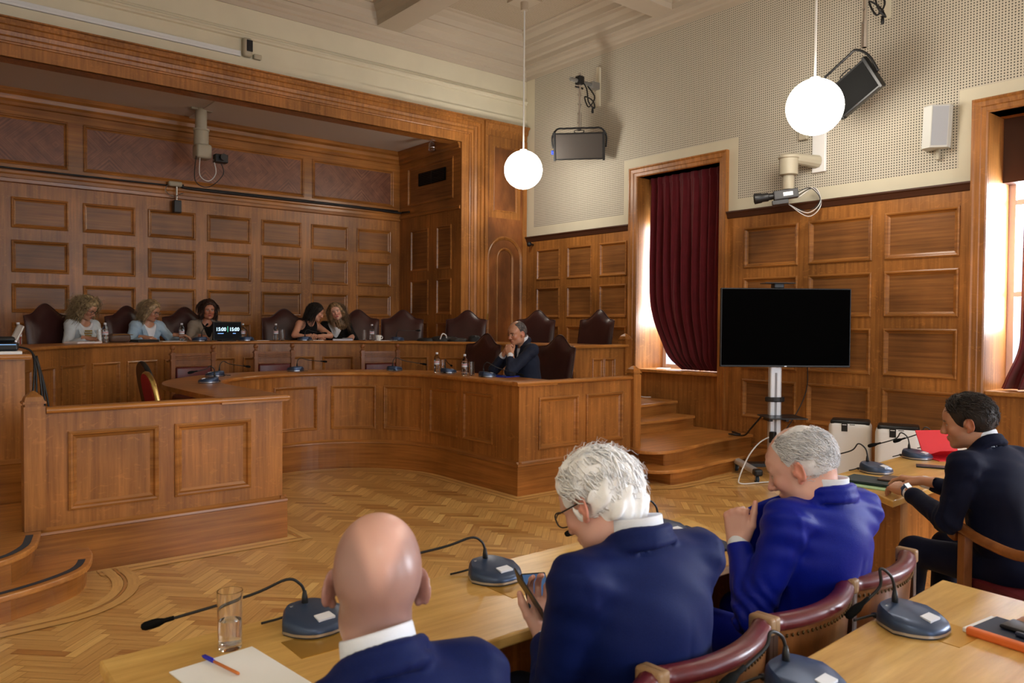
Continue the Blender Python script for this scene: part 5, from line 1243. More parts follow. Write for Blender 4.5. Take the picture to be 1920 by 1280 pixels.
def cloth(name, col, rough=.75, sheen=.1, weave=500, bump=.12, var=.12):
    if name in MATS: return MATS[name]
    m, nt, b = new_mat(name); N, L = nt.nodes, nt.links; tc = N.new('ShaderNodeTexCoord')
    n = N.new('ShaderNodeTexNoise'); n.inputs['Scale'].default_value = weave; n2 = N.new('ShaderNodeTexNoise'); n2.inputs['Scale'].default_value = 7; n2.inputs['Detail'].default_value = 3
    L.new(tc.outputs['Object'], n.inputs['Vector']); L.new(tc.outputs['Object'], n2.inputs['Vector'])
    r = N.new('ShaderNodeValToRGB'); r.color_ramp.elements[0].position = .3; r.color_ramp.elements[1].position = .7
    r.color_ramp.elements[0].color = (*[c*(1-var) for c in col], 1); r.color_ramp.elements[1].color = (*[min(1, c*(1+var)) for c in col], 1)
    L.new(n.outputs['Fac'], r.inputs['Fac']); L.new(r.outputs['Color'], b.inputs['Base Color'])
    b.inputs['Roughness'].default_value = rough; b.inputs['Sheen Weight'].default_value = sheen*.4; b.inputs['Specular IOR Level'].default_value = .15
    ad = N.new('ShaderNodeMath'); ad.operation = 'MULTIPLY_ADD'; ad.inputs[1].default_value = .35; L.new(n.outputs['Fac'], ad.inputs[0]); L.new(n2.outputs['Fac'], ad.inputs[2])
    bp = N.new('ShaderNodeBump'); bp.inputs['Strength'].default_value = bump; bp.inputs['Distance'].default_value = .02; L.new(ad.outputs[0], bp.inputs['Height']); L.new(bp.outputs['Normal'], b.inputs['Normal'])
    MATS[name] = m; return m
def hair_mat(name, c0, c1, rough=.42):
    if name in MATS: return MATS[name]
    m, nt, b = new_mat(name); N, L = nt.nodes, nt.links; tc = N.new('ShaderNodeTexCoord'); n = N.new('ShaderNodeTexNoise'); n.inputs['Scale'].default_value = 38; n.inputs['Detail'].default_value = 3
    L.new(tc.outputs['Object'], n.inputs['Vector']); r = N.new('ShaderNodeValToRGB'); r.color_ramp.elements[0].position = .32; r.color_ramp.elements[1].position = .68
    r.color_ramp.elements[0].color = (*c0, 1); r.color_ramp.elements[1].color = (*c1, 1); L.new(n.outputs['Fac'], r.inputs['Fac']); L.new(r.outputs['Color'], b.inputs['Base Color'])
    b.inputs['Roughness'].default_value = rough; b.inputs['Specular IOR Level'].default_value = .35; MATS[name] = m; return m

# ---- head, local axes: x to the person's right, y forward, z up; origin between the ears
def frame(fwd, up=(0, 0, 1)):
    f = nrm(fwd); r = nrm(np.cross(f, up)); u = np.cross(r, f); return np.stack([r, f, u], 1)      # columns
def smoothstep(a, b, x): t = np.clip((x-a)/(b-a), 0, 1); return t*t*(3-2*t)
def head(C, R, skin, female=False, stubble=None, brow=(.05, .03, .02), lips=None, h=.0036, s=1.0, neck=None, jowl=0., nose=1., aged=0., beard=0.):
    if neck is None: neck = A3(0, -.045, -.15)
    f = Field(np.minimum(A3(-.115, -.125, -.15)*s, neck-.075), np.maximum(A3(.115, .16, .15)*s, neck+.06), h)
    q = lambda *v: A3(*v)*s
    fw = .94 if female else 1.0
    f.ell(q(0, -.014, .040), q(.076, .097, .086), .01); f.ell(q(0, -.045, .010), q(.070, .066, .070), .03)
    f.ell(q(0, .030, -.020), q(.061*fw, .060, .078), .03); f.ell(q(0, .045, .035), q(.058, .046, .045), .03)
    f.ell(q(0, .052, -.088), q(.034*fw, .036, .026), .03)
    for e in (1, -1):
        f.ell(q(e*.040*fw, .010, -.070), q(.022+jowl*.01, .042, .030+jowl*.008), .03)
        f.ell(q(e*.036, .064, -.022), q(.020, .020, .020), .022); f.ell(q(e*.027, .076, .022), q(.024, .012, .0085), .014)
        f.ell(q(e*.031, .090, .004), q(.015, .012, .0105), .010, 's')
        f.ell(q(e*.031, .074, .003), q(.0145, .0135, .0115), .003)
        # ear: rim, bowl and lobe
        Re = np.stack([nrm((.42*-e*-1, .9, 0)) if False else nrm((e*.58, -.82, 0)), nrm((.0, -.18, 1)), nrm(np.cross(nrm((e*.58, -.82, 0)), nrm((0, -.18, 1))))], 1)
        c = q(e*.084, -.012, -.006)
        f.ell(c, q(.020, .033, .007), .006, 'u', Re); f.ell(c+q(e*.007, -.001, .002), q(.012, .021, .006), .004, 's', Re)
        f.ell(q(e*.077, .000, -.034), q(.007, .009, .010), .006)
        f.ell(q(e*.072, .004, -.008), q(.010, .010, .012), .006)
    f.cone(q(0, .088, .012), q(0, .108*nose, -.028), .0075*s, .0115*s, .012)
    for e in (1, -1): f.ell(q(e*.0115, .096, -.034), q(.0085, .011, .0075), .006)
    f.ell(q(0, .082, -.062), q(.024, .014, .012), .01)
    f.ell(q(0, .0905, -.0565), q(.019, .0065, .0045), .004); f.ell(q(0, .0895, -.0675), q(.016, .0065, .0055), .004)
    [f.cone(q(0, .101, -.0612), q(e*.022, .087, -.0668), .0022*s, .0014*s, .003, 's') for e in (1, -1)]
    f.ell(q(0, .074, -.098), q(.017, .013, .011), .014)
    f.cone(q(0, -.030, -.06), neck, .055*s*(.86 if female else 1), .056*s*(.84 if female else 1.02), .03)
    if aged:
        f.warp(lambda P: .0012*aged*np.sin(P[:, 2]*260+3*np.sin(P[:, 0]*40))*smoothstep(.05, .08, P[:, 1])*smoothstep(.03, .06, P[:, 2]))
    V, Q = f.mesh(); V = relax(V, Q, 1, .35)
    x, y, z = (V/s).T; ax = np.abs(x); col = np.tile(np.asarray(skin, float), (len(V), 1))
    def mixc(c, wt): 
        nonlocal col; wt = np.clip(wt, 0, 1)[:, None]; col = col*(1-wt)+np.asarray(c, float)*wt
    red = np.asarray(skin)*A3(1.10, .74, .68)
    mixc(red, .55*np.exp(-(((ax-.040)/.022)**2+((z+.030)/.026)**2))*(y > .03)); mixc(red, .6*np.exp(-((x/.013)**2+((z+.03)/.016)**2))*(y > .085)); mixc(red, .8*smoothstep(.074, .082, ax)*(np.abs(z+.01) < .05)*(y < .02))
    lp = lips if lips is not None else np.asarray(skin)*A3(.92, .52, .50)
    mixc(lp, smoothstep(1.15, .85, np.sqrt((x/.0235)**2+((z+.0618+9*x*x)/.0105)**2))*(y > .075))
    mixc(np.asarray(lp)*.35, smoothstep(1.1, .7, np.sqrt((x/.021)**2+((z+.0615+10*x*x)/.0018)**2))*(y > .075))
    bw = smoothstep(1.2, .75, np.sqrt(((ax-.030)/.021)**2+((z-.0235+.10*(ax-.03)**2/.02)/.0048)**2))*(y > .06)
    mixc(brow, .85*bw)
    ew = smoothstep(1.1, .85, np.sqrt(((ax-.031)/.0125)**2+((z-.003)/.0058)**2))*(y > .07); mixc(A3(.62, .60, .57), ew)
    mixc(A3(.03, .018, .012), smoothstep(1.1, .8, np.sqrt(((ax-.0305)/.0062)**2+((z-.003)/.0062)**2))*(y > .07))
    mixc(A3(.05, .03, .025), .8*smoothstep(1.0, .4, np.abs(z-.0095+.25*(ax-.031)**2/.0125)/.0022)*(np.abs(ax-.031) < .014)*(y > .068))
    if beard:
        bz = smoothstep(-.040, -.055, z)*smoothstep(.0, .03, y)*smoothstep(-.125, -.105, z); mixc(np.asarray(skin)*A3(.62, .62, .66), beard*bz)
    if stubble is not None: mixc(np.asarray(skin)*A3(.42, .42, .46), stubble(x, y, z))
    if np.linalg.det(R) < 0: raise ValueError
    return V@R.T+np.asarray(C), Q, col
def hand(W, R, side, curl=(.3, .35, .4, .5), thumb=.3, s=1.0, h=.0030, spread=.10, skin=(.5, .3, .2), nails=True):
    """wrist W; R columns: finger direction, thumb side, back-of-hand normal. side kept for the caller's readability"""
    f = Field(A3(-.07, -.075, -.12)*s, A3(.215, .10, .055)*s, h); q = lambda *v: A3(*v)*s
    K = [(.090, .027, .002), (.094, .007, .004), (.088, -.013, .002), (.079, -.031, -.002)]
    f.cone(q(-.06, 0, 0), q(.005, 0, 0), .026*s, .024*s, .01, 'u', ((0, 1, 0), 1.2))
    for (kx, ky, kz) in K: f.cone(q(.0, ky*.55, 0), q(kx, ky, kz), .0175*s, .0125*s, .014)
    f.ell(q(.048, .0, -.004), q(.045, .036, .015), .01); f.ell(q(.035, .026, -.012), q(.034, .017, .015), .01); f.ell(q(.035, -.026, -.010), q(.036, .014, .013), .01)
    SEG = [(.043, .026, .021), (.047, .030, .022), (.043, .028, .021), (.034, .021, .019)]; rad = [(.0098, .0088, .0080, .0068), (.0100, .0090, .0082, .0070), (.0094, .0086, .0078, .0066), (.0084, .0076, .0070, .0060)]
    tips = []
    for i, ((kx, ky, kz), sg, rr) in enumerate(zip(K, SEG, rad)):
        p = q(kx, ky, kz); az = (ky/.03)*spread; a = 0
        for j in range(3):
            a += curl[i]*(1.0, 1.25, .8)[j]; d = A3(math.cos(a)*math.cos(az), math.cos(a)*math.sin(az), -math.sin(a)); p2 = p+d*sg[j]*s
            f.cone(p, p2, rr[j]*s, rr[j+1]*s, .0035); p = p2
        f.ell(q(kx, ky, kz+.006), q(.009, .008, .007), .008)
        tips.append((p, d))
    t0, t1 = q(.016, .022, -.006), q(.048, .046, -.014-.018*thumb); a = thumb
    f.cone(t0, t1, .016*s, .013*s, .012)
    d = nrm((math.cos(.5+a*.3)*1.0, math.sin(.62-a*.75), -.15-.75*a)) if a > -.5 else nrm((1, .22, .05)); t2 = t1+d*(.034 if a > -.5 else .042)*s; f.cone(t1, t2, .0122*s, .0108*s, .005)
    d2 = nrm(d+A3(.35, -.35*max(a, -.1), -.1)); t3 = t2+d2*(.026 if a > -.5 else .032)*s; f.cone(t2, t3, .0108*s, .0078*s, .004)
    V, Q = f.mesh(); V = relax(V, Q, 1, .35); col = np.tile(np.asarray(skin, float), (len(V), 1)); red = np.asarray(skin)*A3(1.08, .78, .72)
    for p, d in tips+[(t3, d2)]:
        w = np.exp(-((V-p)**2).sum(1)/(.013*s)**2)[:, None]*.55; col = col*(1-w)+red*w
        if nails:
            up = nrm(A3(0, 0, 1)-d*d[2]); c = p+up*.0065*s+d*.003*s; w = smoothstep(.0075*s, .005*s, np.sqrt(((V-c)**2).sum(1)))[:, None]*.7; col = col*(1-w)+np.asarray(skin)*A3(1.18, 1.08, 1.05)*w
    for (kx, ky, kz) in K:
        w = np.exp(-((V-q(kx, ky, kz+.008))**2).sum(1)/(.010*s)**2)[:, None]*.35; col = col*(1-w)+red*w
    if np.linalg.det(R) < 0: Q = Q[:, ::-1]
    return V@np.asarray(R).T+np.asarray(W), Q, col
def hframe(fdir, back):
    """frame of a hand: fingers along fdir, back of the hand along back; right hand (thumb towards fdir x back reversed for left)"""
    x = nrm(fdir); z = nrm(np.asarray(back)-x*np.dot(back, x)); y = np.cross(z, x); return x, y, z
def handR(fdir, back, right):
    # right hand, fingers forward, palm down: thumb points to the left = z cross x
    x, y, z = hframe(fdir, back); return np.stack([x, y if right else -y, z], 1)

# ---- hair built of many fine locks lying on the skull
def strands(C, R, roots, flow, n, length, rad, seed=0, seg=7, lift=.004, curl=0., cfreq=60, grav=0., ell=((0, -.014, .030), (.080, .101, .092)), s=1.0, sides=3, taper=.25, jitter=.25, out=0., face=False):
    """roots(rng) -> unit direction on the skull; flow(p) -> direction of growth (local)"""
    rng = np.random.default_rng(seed); c, r = A3(*ell[0])*s, A3(*ell[1])*s
    Vs, Fs, o = [], [], 0
    for _ in range(n):
        d = roots(rng)
        if d is None: continue
        p = c+d*r*(1+.0*rng.random()); off = lift*(.4+rng.random()); L = length*(.6+.6*rng.random()); st = L/seg
        ph = rng.random()*6.28; pts = [p.copy()]; jit = rng.normal(0, jitter, 3)
        for k in range(seg):
            g = nrm(flow(p/s, d)+jit+A3(0, 0, -grav*(k/seg))); 
            p = p+g*st
            e = (p-c)/r; l = np.linalg.norm(e); tgt = 1+(off+out*L*(k+1)/seg)/r.mean()
            if l < tgt or grav == 0: p = c+e/l*tgt*r if grav == 0 else (c+e/l*max(l, tgt)*r)
            w = curl*(k+1)/seg; pts.append(p+A3(math.sin(ph+k*cfreq*.1), math.cos(ph*1.7+k*cfreq*.1), math.sin(ph*2.3+k*cfreq*.13))*w)
        if face:
            Q_ = np.array(pts)/s
            if np.any((np.abs(Q_[:, 0]) < .056) & (Q_[:, 1] > .03) & (Q_[:, 2] < .062)): continue
        P = np.array(pts)@R.T+C
        rr = rad*(.7+.6*rng.random()); t = np.gradient(P, axis=0); t /= np.linalg.norm(t, axis=1)[:, None]+1e-9
        a = np.cross(t, P-C); a /= np.linalg.norm(a, axis=1)[:, None]+1e-9; b = np.cross(a, t)
        m = len(P); w = rr*np.minimum(1, 1.4-np.linspace(0, 1.4-taper, m))
        ring = [(P+a*(w*math.cos(q))[:, None]*1.6+b*(w*math.sin(q))[:, None]*.7) for q in [2*PI*k/sides for k in range(sides)]]
        Vs.append(np.stack(ring, 1).reshape(-1, 3))
        for i in range(m-1):
            for k in range(sides): Fs.append([o+i*sides+k, o+i*sides+(k+1) % sides, o+(i+1)*sides+(k+1) % sides, o+(i+1)*sides+k])
        o += m*sides
    return np.concatenate(Vs), Fs
def cap(C, R, grow=.006, cut=None, extra=None, h=.0045, s=1.0, warp=None):
    """close-fitting hair mass over the skull, trimmed by cutting planes (point, normal) in head axes"""
    f = Field(A3(-.20, -.22, -.34)*s, A3(.20, .17, .19)*s, h)
    g = grow
    f.ell(A3(0, -.014, .040)*s, A3(.076+g, .097+g, .086+g)*s, .01); f.ell(A3(0, -.045, .010)*s, A3(.070+g, .066+g, .070+g)*s, .03)
    for p, n in (cut or []): f.plane(A3(*p)*s, n)
    if extra: extra(f)
    if warp: f.warp(warp)
    V, Q = f.mesh(); V = relax(V, Q, 1, .3)
    return V@R.T+np.asarray(C), Q
def ik(S, W, l1, l2, hint):
    d = W-S; L = np.linalg.norm(d)
    if L > (l1+l2)*.995: k = L/((l1+l2)*.995); l1 *= k; l2 *= k
    a = (l1*l1-l2*l2+L*L)/(2*L); hgt = math.sqrt(max(0, l1*l1-a*a)); u = d/L; hv = np.asarray(hint, float); hv = hv-u*(hv@u)
    return S+u*a+nrm(hv)*hgt
def person(label, base, yaw, P=(0, 0, .55), N=(0, .06, 1.06), head_at=None, head_fwd=(0, 1, -.1), head_up=(0, 0, 1), skin=(.50, .30, .21), female=False, bulk=1.0, sw=.185,
           wrists=None, elbows=(None, None), ehint=((-.6, -.5, -1), (.6, -.5, -1)), hands=None, jacket=None, top=None, collar=None, tie=None, trousers=None, bare_arms=False, hd={}, hands_kw=({}, {}),
           h_cloth=.011, h_head=.0042, h_hand=.0035, vneck=.0, lapel=True, hair=None, extra=None, sleeve=.86, legs=True, world=True, knees=None, shoulder_rot=0., shoulder_tilt=0., hs=1.0, hand_s=1.0, wrinkle=1.0):
    """seated figure. base = floor point under the pelvis, yaw = heading clockwise from +Y. Joints in the sitter's own axes (x right, y forward)"""
    base = A3(*base); cy, sy = math.cos(yaw), math.sin(yaw); RB = np.array([[cy, sy, 0], [-sy, cy, 0], [0, 0, 1]])
    T = lambda p: base+RB@np.asarray(p, float); D = lambda v: RB@np.asarray(v, float)
    P, N = A3(*P), A3(*N); cr, srr = math.cos(shoulder_rot), math.sin(shoulder_rot)
    ax = A3(cr, srr, 0)*math.cos(shoulder_tilt)+A3(0, 0, math.sin(shoulder_tilt)); fw = np.cross(A3(0, 0, 1), ax)
    up = nrm(N-P); sw = sw*.90; S = [N-up*.058-ax*sw, N-up*.058+ax*sw]
    H = A3(*head_at) if head_at is not None else N+up*.07+A3(0, .03, .10)
    if wrists is None: wrists = [A3(-.16, .42, .80), A3(.16, .42, .80)]
    wrists = [A3(*w) for w in wrists]
    E = [A3(*elbows[i]) if elbows[i] is not None else ik(S[i], wrists[i], .29, .26, ehint[i]) for i in (0, 1)]
    HR = frame(D(head_fwd), D(head_up))
    if hands is None: hands = [((.15, 1, -.1), (-.2, 0, 1)), ((-.15, 1, -.1), (.2, 0, 1))]
    # ----- the body: one mesh
    hv, hq, hc = head(T(H), HR, skin, female, h=h_head, s=hs, neck=HR.T@(T(N-up*.01)-T(H)), **hd)
    parts = [(hv, hq)]; cols = [hc]
    lo = np.min([T(p) for p in [P, N, *S, *E, *wrists, H]], 0)-.25; hi = np.max([T(p) for p in [P, N, *S, *E, *wrists, H]], 0)+.25
    K = knees or [(-.12, .44, .50), (.12, .44, .50)]; K = [A3(*k) for k in K]
    A = [k+A3(0, .02, 0)*1 for k in K]; A = [A3(a[0], a[1]+.02, .09) for a in A]
    lo2 = np.minimum(lo, np.min([T(p) for p in K+A], 0)-.3); lo2[2] = base[2]-.03; hi2 = np.maximum(hi, np.max([T(p) for p in K+A], 0)+.3)
    f = Field(lo2 if legs else lo, hi2 if legs else hi, .013)
    f.cone(T(P), T(P*.4+N*.6), .10, .11, .04, 'u', (D(ax), 1.25)); f.cone(T(P*.4+N*.6), T(N-up*.03), .10, .06, .04, 'u', (D(ax), 1.2))
    f.cone(T(N-up*.03), T(H-A3(0, .02, .05)), .054 if not female else .046, .050 if not female else .044, .03)
    for i in (0, 1):
        f.cone(T(N-up*.04), T(S[i]), .045, .048, .04); f.cone(T(S[i]), T(E[i]), .044 if female else .048, .036, .03); f.cone(T(E[i]), T(wrists[i]), .037, .026, .02)
        if legs: f.cone(T(P+A3((-.09, .09)[i], .02, -.02)), T(K[i]), .075, .052, .04); f.cone(T(K[i]), T(A[i]), .05, .035, .03); f.cone(T(A[i]-A3(0, 0, .04)), T(A[i]+A3(0, .16, -.055)), .035, .028, .03)
    if bare_arms: f.cone(T(S[0]), T(E[0]), .046, .038, .02); f.cone(T(S[1]), T(E[1]), .046, .038, .02)
    v, q = f.mesh(); v = relax(v, q, 2); parts.append((v, q)); cols.append(np.tile(np.asarray(skin, float), (len(v), 1)))
    for i in (0, 1):
        if hands[i] is None: continue
        fd, bk = hands[i]; Rh = handR(D(fd), D(bk), i == 1)
        v, q, c = hand(T(wrists[i]), Rh, i, h=h_hand, skin=skin, s=(.92 if female else 1.0)*hand_s, **hands_kw[i]); parts.append((v, q)); cols.append(c)
    root = obj_np('person', parts, SKIN, cols=cols, base=base); tag(root, label, 'person')
    # ----- clothes
    fr = np.cross(up, ax)     # the sitter's front
    def torso(f, g, k=.05):
        b = bulk
        f.ell(T(P+A3(0, .0, .0)), A3(.165*b+g, .135*b+g, .13+g), k, 'u', np.stack([D(ax), D(np.cross(up, ax)), D(up)], 1))
        R_ = np.stack([D(ax), D(np.cross(up, ax)), D(up)], 1)
        f.ell(T(P*.66+N*.34+np.cross(up, ax)*.015*b), A3(.160*b+g, .125*b+g, .17+g), k, 'u', R_)
        f.ell(T(P*.34+N*.66), A3(sw*.93*b**.5+g, .118*b**.6+g, .185+g), k, 'u', R_)
        f.cone(T(S[0]), T(S[1]), .050+g, .050+g, k)
        for i in (0, 1): f.cone(T(N-up*.025), T(S[i]), .042+g, .050+g, k*.6)
    def wr(Pw, amp=.006*wrinkle):
        o = np.zeros(len(Pw))
        for i in (0, 1):
            e = T(E[i]); d = nrm(T(wrists[i])-T(S[i])); r2 = ((Pw-e)**2).sum(1); t = (Pw-e)@d
            o += amp*np.sin(t*150+3*np.sin(Pw@A3(31, 17, 23)))*np.exp(-r2/.010)
            s_ = T(S[i]); r2 = ((Pw-s_)**2).sum(1); o += amp*.6*np.sin((Pw-s_)@nrm(A3(.5, .3, .8))*120)*np.exp(-r2/.012)
        for i in (0, 1):
            q = Pw-T(S[i]+ax*(-1, 1)[i]*.012); t = q@D(ax*(-1, 1)[i]*.9-up*.25); o -= amp*.55*np.exp(-(t/.007)**2)*np.exp(-(q**2).sum(1)/.012)
        lx = (Pw-T(P))@D(ax); lz = (Pw-T(P))@D(up)
        o += amp*.5*np.sin(lx*48+3*np.sin(lz*9))*smoothstep(.42, .12, lz)*smoothstep(.22, .1, np.abs(lx))
        o += amp*.45*np.exp(-(lx/.006)**2)*smoothstep(.42, .36, lz)*(((Pw-T(P))@D(fr)) < 0)
        o += .0022*np.sin(Pw@A3(29, 13, 21)+2*np.sin(Pw@A3(9, 21, 7)))
        return o
    slo, shi = lo-.02, hi+.05
    if jacket is not None:
        f = Field(slo, shi, h_cloth); torso(f, .012)
        for i in (0, 1):
            c = wrists[i]*sleeve+E[i]*(1-sleeve)
            f.cone(T(S[i]), T(E[i]), .063*bulk**.4, .053*bulk**.3, .028); f.cone(T(E[i]), T(c), .054*bulk**.3, .041, .02)
        # stand of the collar and roll of the lapels
        nb = N+up*.035
        ring = [nb+(ax*math.cos(a)*.074+fr*math.sin(a)*.070)-up*(.030*(math.sin(a)+1)**1.4)+up*.02 for a in np.linspace(.12*PI, -1.12*PI, 17)]
        for a, b in zip(ring[:-1], ring[1:]): f.cone(T(a), T(b), .0125, .0125, .012); f.cone(T(a-up*.028+(a-nb)*.16), T(b-up*.028+(b-nb)*.16), .0115, .0115, .010)
        if lapel:
            bt = P*.55+N*.45+fr*(.148*bulk)
            for i, e in ((0, -1), (1, 1)):
                a = ring[-1] if e < 0 else ring[0]; mid = (a+bt)/2+fr*.045+ax*e*.035
                for w in (0, .022, .044): f.cone(T(a+ax*e*w*.6-up*w*.3), T(mid+ax*e*w), .0095, .0085, .008); f.cone(T(mid+ax*e*w), T(bt+ax*e*(.012+w*.2)), .0085, .007, .008)
        f.cone(T(N+up*.030+fr*.014), T(H), .056 if not female else .050, .075, .006, 's'); 
        f.cone(T(N+fr*.075-up*.02), T(P*.5+N*.5+fr*(.175*bulk)), .046+vneck, .012, .01, 's'); f.cone(T(N+fr*.15+up*.03), T(P*.4+N*.6+fr*.22), .06+vneck, .02, .01, 's')
        f.warp(wr); f.plane(T(P-A3(0, 0, .10)), (0, 0, -1)); v, q = f.mesh(); obj_np('jacket', [(relax(v, q, 1, .4), q)], jacket, root)
    if top is not None:
        f = Field(slo, shi, h_cloth); torso(f, .002 if jacket is not None else .008)
        f.cone(T(N-up*.01), T(N+(H-N)*.30), .062 if not female else .05, .060, .02)
        f.cone(T(N+up*.01+fr*.015), T(H), .054 if not female else .060+vneck*.5, .08, .004, 's')
        if female: f.ell(T(N+up*.03+fr*.07), A3(.07, .07, .09), .01, 's')
        if bare_arms:
            for i in (0, 1): f.cone(T(S[i]+ax*(-1, 1)[i]*.005), T(S[i]+ax*(-1, 1)[i]*.2), .09, .12, .01, 's')
        elif jacket is None or collar is not None:
            for i in (0, 1): c = wrists[i]*.88+E[i]*.12; f.cone(T(E[i]*.6+wrists[i]*.4), T(c), .036, .032, .01); f.cone(T(c), T(wrists[i]*.965+E[i]*.035), .0325, .033, .01)
        if collar is None: pass
        f.plane(T(P-A3(0, 0, .08)), (0, 0, -1)); f.warp(lambda Pw: wr(Pw, .001)); v, q = f.mesh(); sh = obj_np('shirt', [(relax(v, q, 1, .4), q)], top, root)
    if collar is not None:
        mb = MB(); nb = N+up*.045; lay = []
        for hz, rr in ((-.035, .070), (.018, .0655), (.022, .064), (.018, .061), (-.03, .062)):
            lay.append([T(nb+ax*math.cos(a)*rr+fr*math.sin(a)*rr*1.05+up*(hz-.016*math.sin(a))+(H-N)*.06) for a in np.linspace(PI/2+.18, PI/2+2*PI-.18, 30)])
        vs = [p for l in lay for p in l]; mb.add(vs, [(i*30+k, i*30+k+1, (i+1)*30+k+1, (i+1)*30+k) for i in range(4) for k in range(29)])
        mb.build('shirt_collar', collar, root, smooth=True, world=True)
    if tie is not None:
        mb = MB(); c0 = N+fr*.072+up*.02; c1 = P*.5+N*.5+fr*(.128*bulk)
        mb.tube([T(c0), T(c0*.8+c1*.2+fr*.012), T(c1)], [.016, .020, .030], 8, flat=.4); mb.build('tie', tie, root, smooth=True, world=True)
    if legs:
        f = Field(lo2, hi2, .014)
        for i in (0, 1): f.cone(T(P+A3((-.09, .09)[i], .0, -.02)), T(K[i]), .095*bulk**.5, .068, .05); f.cone(T(K[i]), T(A[i]+A3(0, -.01, .0)), .066, .052, .03)
        f.ell(T(P-A3(0, .02, .0)), A3(.17*bulk, .13*bulk, .11), .05, 'u', RB); v, q = f.mesh(); obj_np('trousers', [(relax(v, q, 1), q)], trousers or jacket or top, root)
        f = Field(lo2, hi2, .011)
        for i in (0, 1): f.cone(T(A[i]+A3(0, -.03, -.045)), T(A[i]+A3(0, .17, -.058)), .040, .032, .02); f.cone(T(A[i]+A3(0, 0, .0)), T(A[i]+A3(0, 0, -.05)), .045, .044, .03)
        f.plane(A3(0, 0, base[2]+.001), (0, 0, -1)); v, q = f.mesh(); obj_np('shoes', [(v, q)], plain('black_shoe_leather', (.01, .01, .01), .3), root)
    if hair: 
        for nm, fnc, mt in hair: obj_np(nm, fnc(T(H), HR), mt, root)
    if extra: extra(root, T, D, T(H), HR, [T(w) for w in wrists], [T(e) for e in E])
    return root
# ---- hair styles; every lock starts on the skull and follows a flow
FACE_CUT = lambda hl=.062, side=.022, nape=-.075, low=.0: (lambda f: (f.ell(A3(0, .105, -.055), A3(.10, .090, .128), .006, 's'), f.ell(A3(.092, .002, -.015), A3(.028, .026, .045), .006, 's'), f.ell(A3(-.092, .002, -.015), A3(.028, .026, .045), .006, 's'), f.plane(A3(0, hl, .08), (0, 1, -.35)), f.plane(A3(0, -.06, nape), (0, .45, -1))))
def dirs(test):
    def r(rng):
        for _ in range(40):
            d = nrm(rng.normal(size=3))
            if test(d): return d
        return None
    return r
def spectacles(mat, lens=True, w=.024, hh=.018, tint=None):
    def fn(root, T, D, C, R, W, E):
        mb = MB(); P = lambda *v: Vector(C+R@A3(*v))
        for e in (1, -1):
            pts = [P(e*.032+w*math.copysign(abs(math.cos(a))**.7, math.cos(a)), .103, .002+hh*math.copysign(abs(math.sin(a))**.7, math.sin(a))) for a in np.linspace(0, 2*PI, 24)]
            mb.tube(pts, .0020, 6); mb.tube([P(e*.056, .102, .008), P(e*.078, .075, .010), P(e*.084, .0, .008), P(e*.082, -.03, -.004)], .0020, 6)
        mb.tube([P(-.009, .103, .006), P(0, .107, .009), P(.009, .103, .006)], .0018, 6)
        o = mb.build('spectacles', mat, root, smooth=True, world=True)
    return fn
WHITEH = hair_mat('white_hair', srgb(243, 243, 245), srgb(253, 253, 254), .6); GREYH = hair_mat('grey_hair', srgb(200, 200, 204), srgb(236, 236, 240))
DARKH = hair_mat('dark_brown_hair', srgb(26, 20, 18), srgb(46, 36, 30), .55); SALTH = hair_mat('salt_and_pepper_hair', srgb(52, 48, 48), srgb(104, 98, 98)); 
BLONDE = hair_mat('curly_blonde_hair', srgb(110, 90, 62), srgb(196, 172, 128)); BLOND2 = hair_mat('ash_blonde_hair', srgb(118, 96, 70), srgb(188, 162, 122)); BROWNL = hair_mat('light_brown_hair', srgb(88, 66, 46), srgb(160, 128, 92)); BRUN = hair_mat('brunette_hair', srgb(34, 22, 18), srgb(70, 46, 36))
WHS = cloth('white_shirt', srgb(226, 230, 240), .8, weave=700, bump=.06, var=.04); NAVY = cloth('navy_wool', srgb(8, 24, 78), .62, .05); ROYAL = cloth('royal_blue_wool', srgb(9, 26, 140), .42, .1, bump=.2); MIDN = cloth('midnight_wool', srgb(9, 15, 40), .75, .05)
SLATE = cloth('slate_wool', srgb(36, 42, 60), .7, .08); BLK = cloth('black_cloth', srgb(16, 15, 17), .7, .1); DARKT = cloth('dark_trouser_wool', srgb(18, 22, 40), .8, .1)

# 1 bald man in the foreground
def bald_stub(x, y, z):
    c = .032+.062*smoothstep(.012, .055, np.abs(x))*smoothstep(.06, -.02, y)-.020*smoothstep(.03, .0, np.abs(x))
    w = smoothstep(c+.045, c-.030, z)*smoothstep(.055, .015, y)*smoothstep(-.105, -.055, z)
    return .82*w
BALD_BASE = (.72, 1.10, 0)
def into(base, yaw):
    b = A3(*base); cy, sy = math.cos(yaw), math.sin(yaw); M = np.array([[cy, sy, 0], [-sy, cy, 0], [0, 0, 1]]).T
    return (lambda *p: M@(A3(*p)-b)), (lambda *d: M@A3(*d))
def ydir(deg, z=0.): a = math.radians(deg); return (math.sin(a), math.cos(a), z)
FAIR, TAN, RUDDY = srgb(208, 158, 134), srgb(190, 138, 110), srgb(216, 168, 152)

# 1 bald man
B, yw = BALD_BASE, math.radians(9); lp, ld = into(B, yw)
person('bald man in navy jacket seen from behind at the foreground table', B, yw, P=(0, 0, .53), N=lp(.680, 1.182, .988), head_at=lp(.704, 1.246, 1.128), head_fwd=ld(*ydir(27, -.16)), head_up=ld(.045, 0, 1), skin=RUDDY,
       sw=.178, jacket=NAVY, top=WHS, collar=WHS, trousers=DARKT, shoulder_tilt=.12, hd=dict(stubble=bald_stub), h_head=.0032, h_cloth=.008, hs=1.0,
       wrists=[(-.13, .32, .62), (.13, .32, .62)], extra=None, lapel=True)

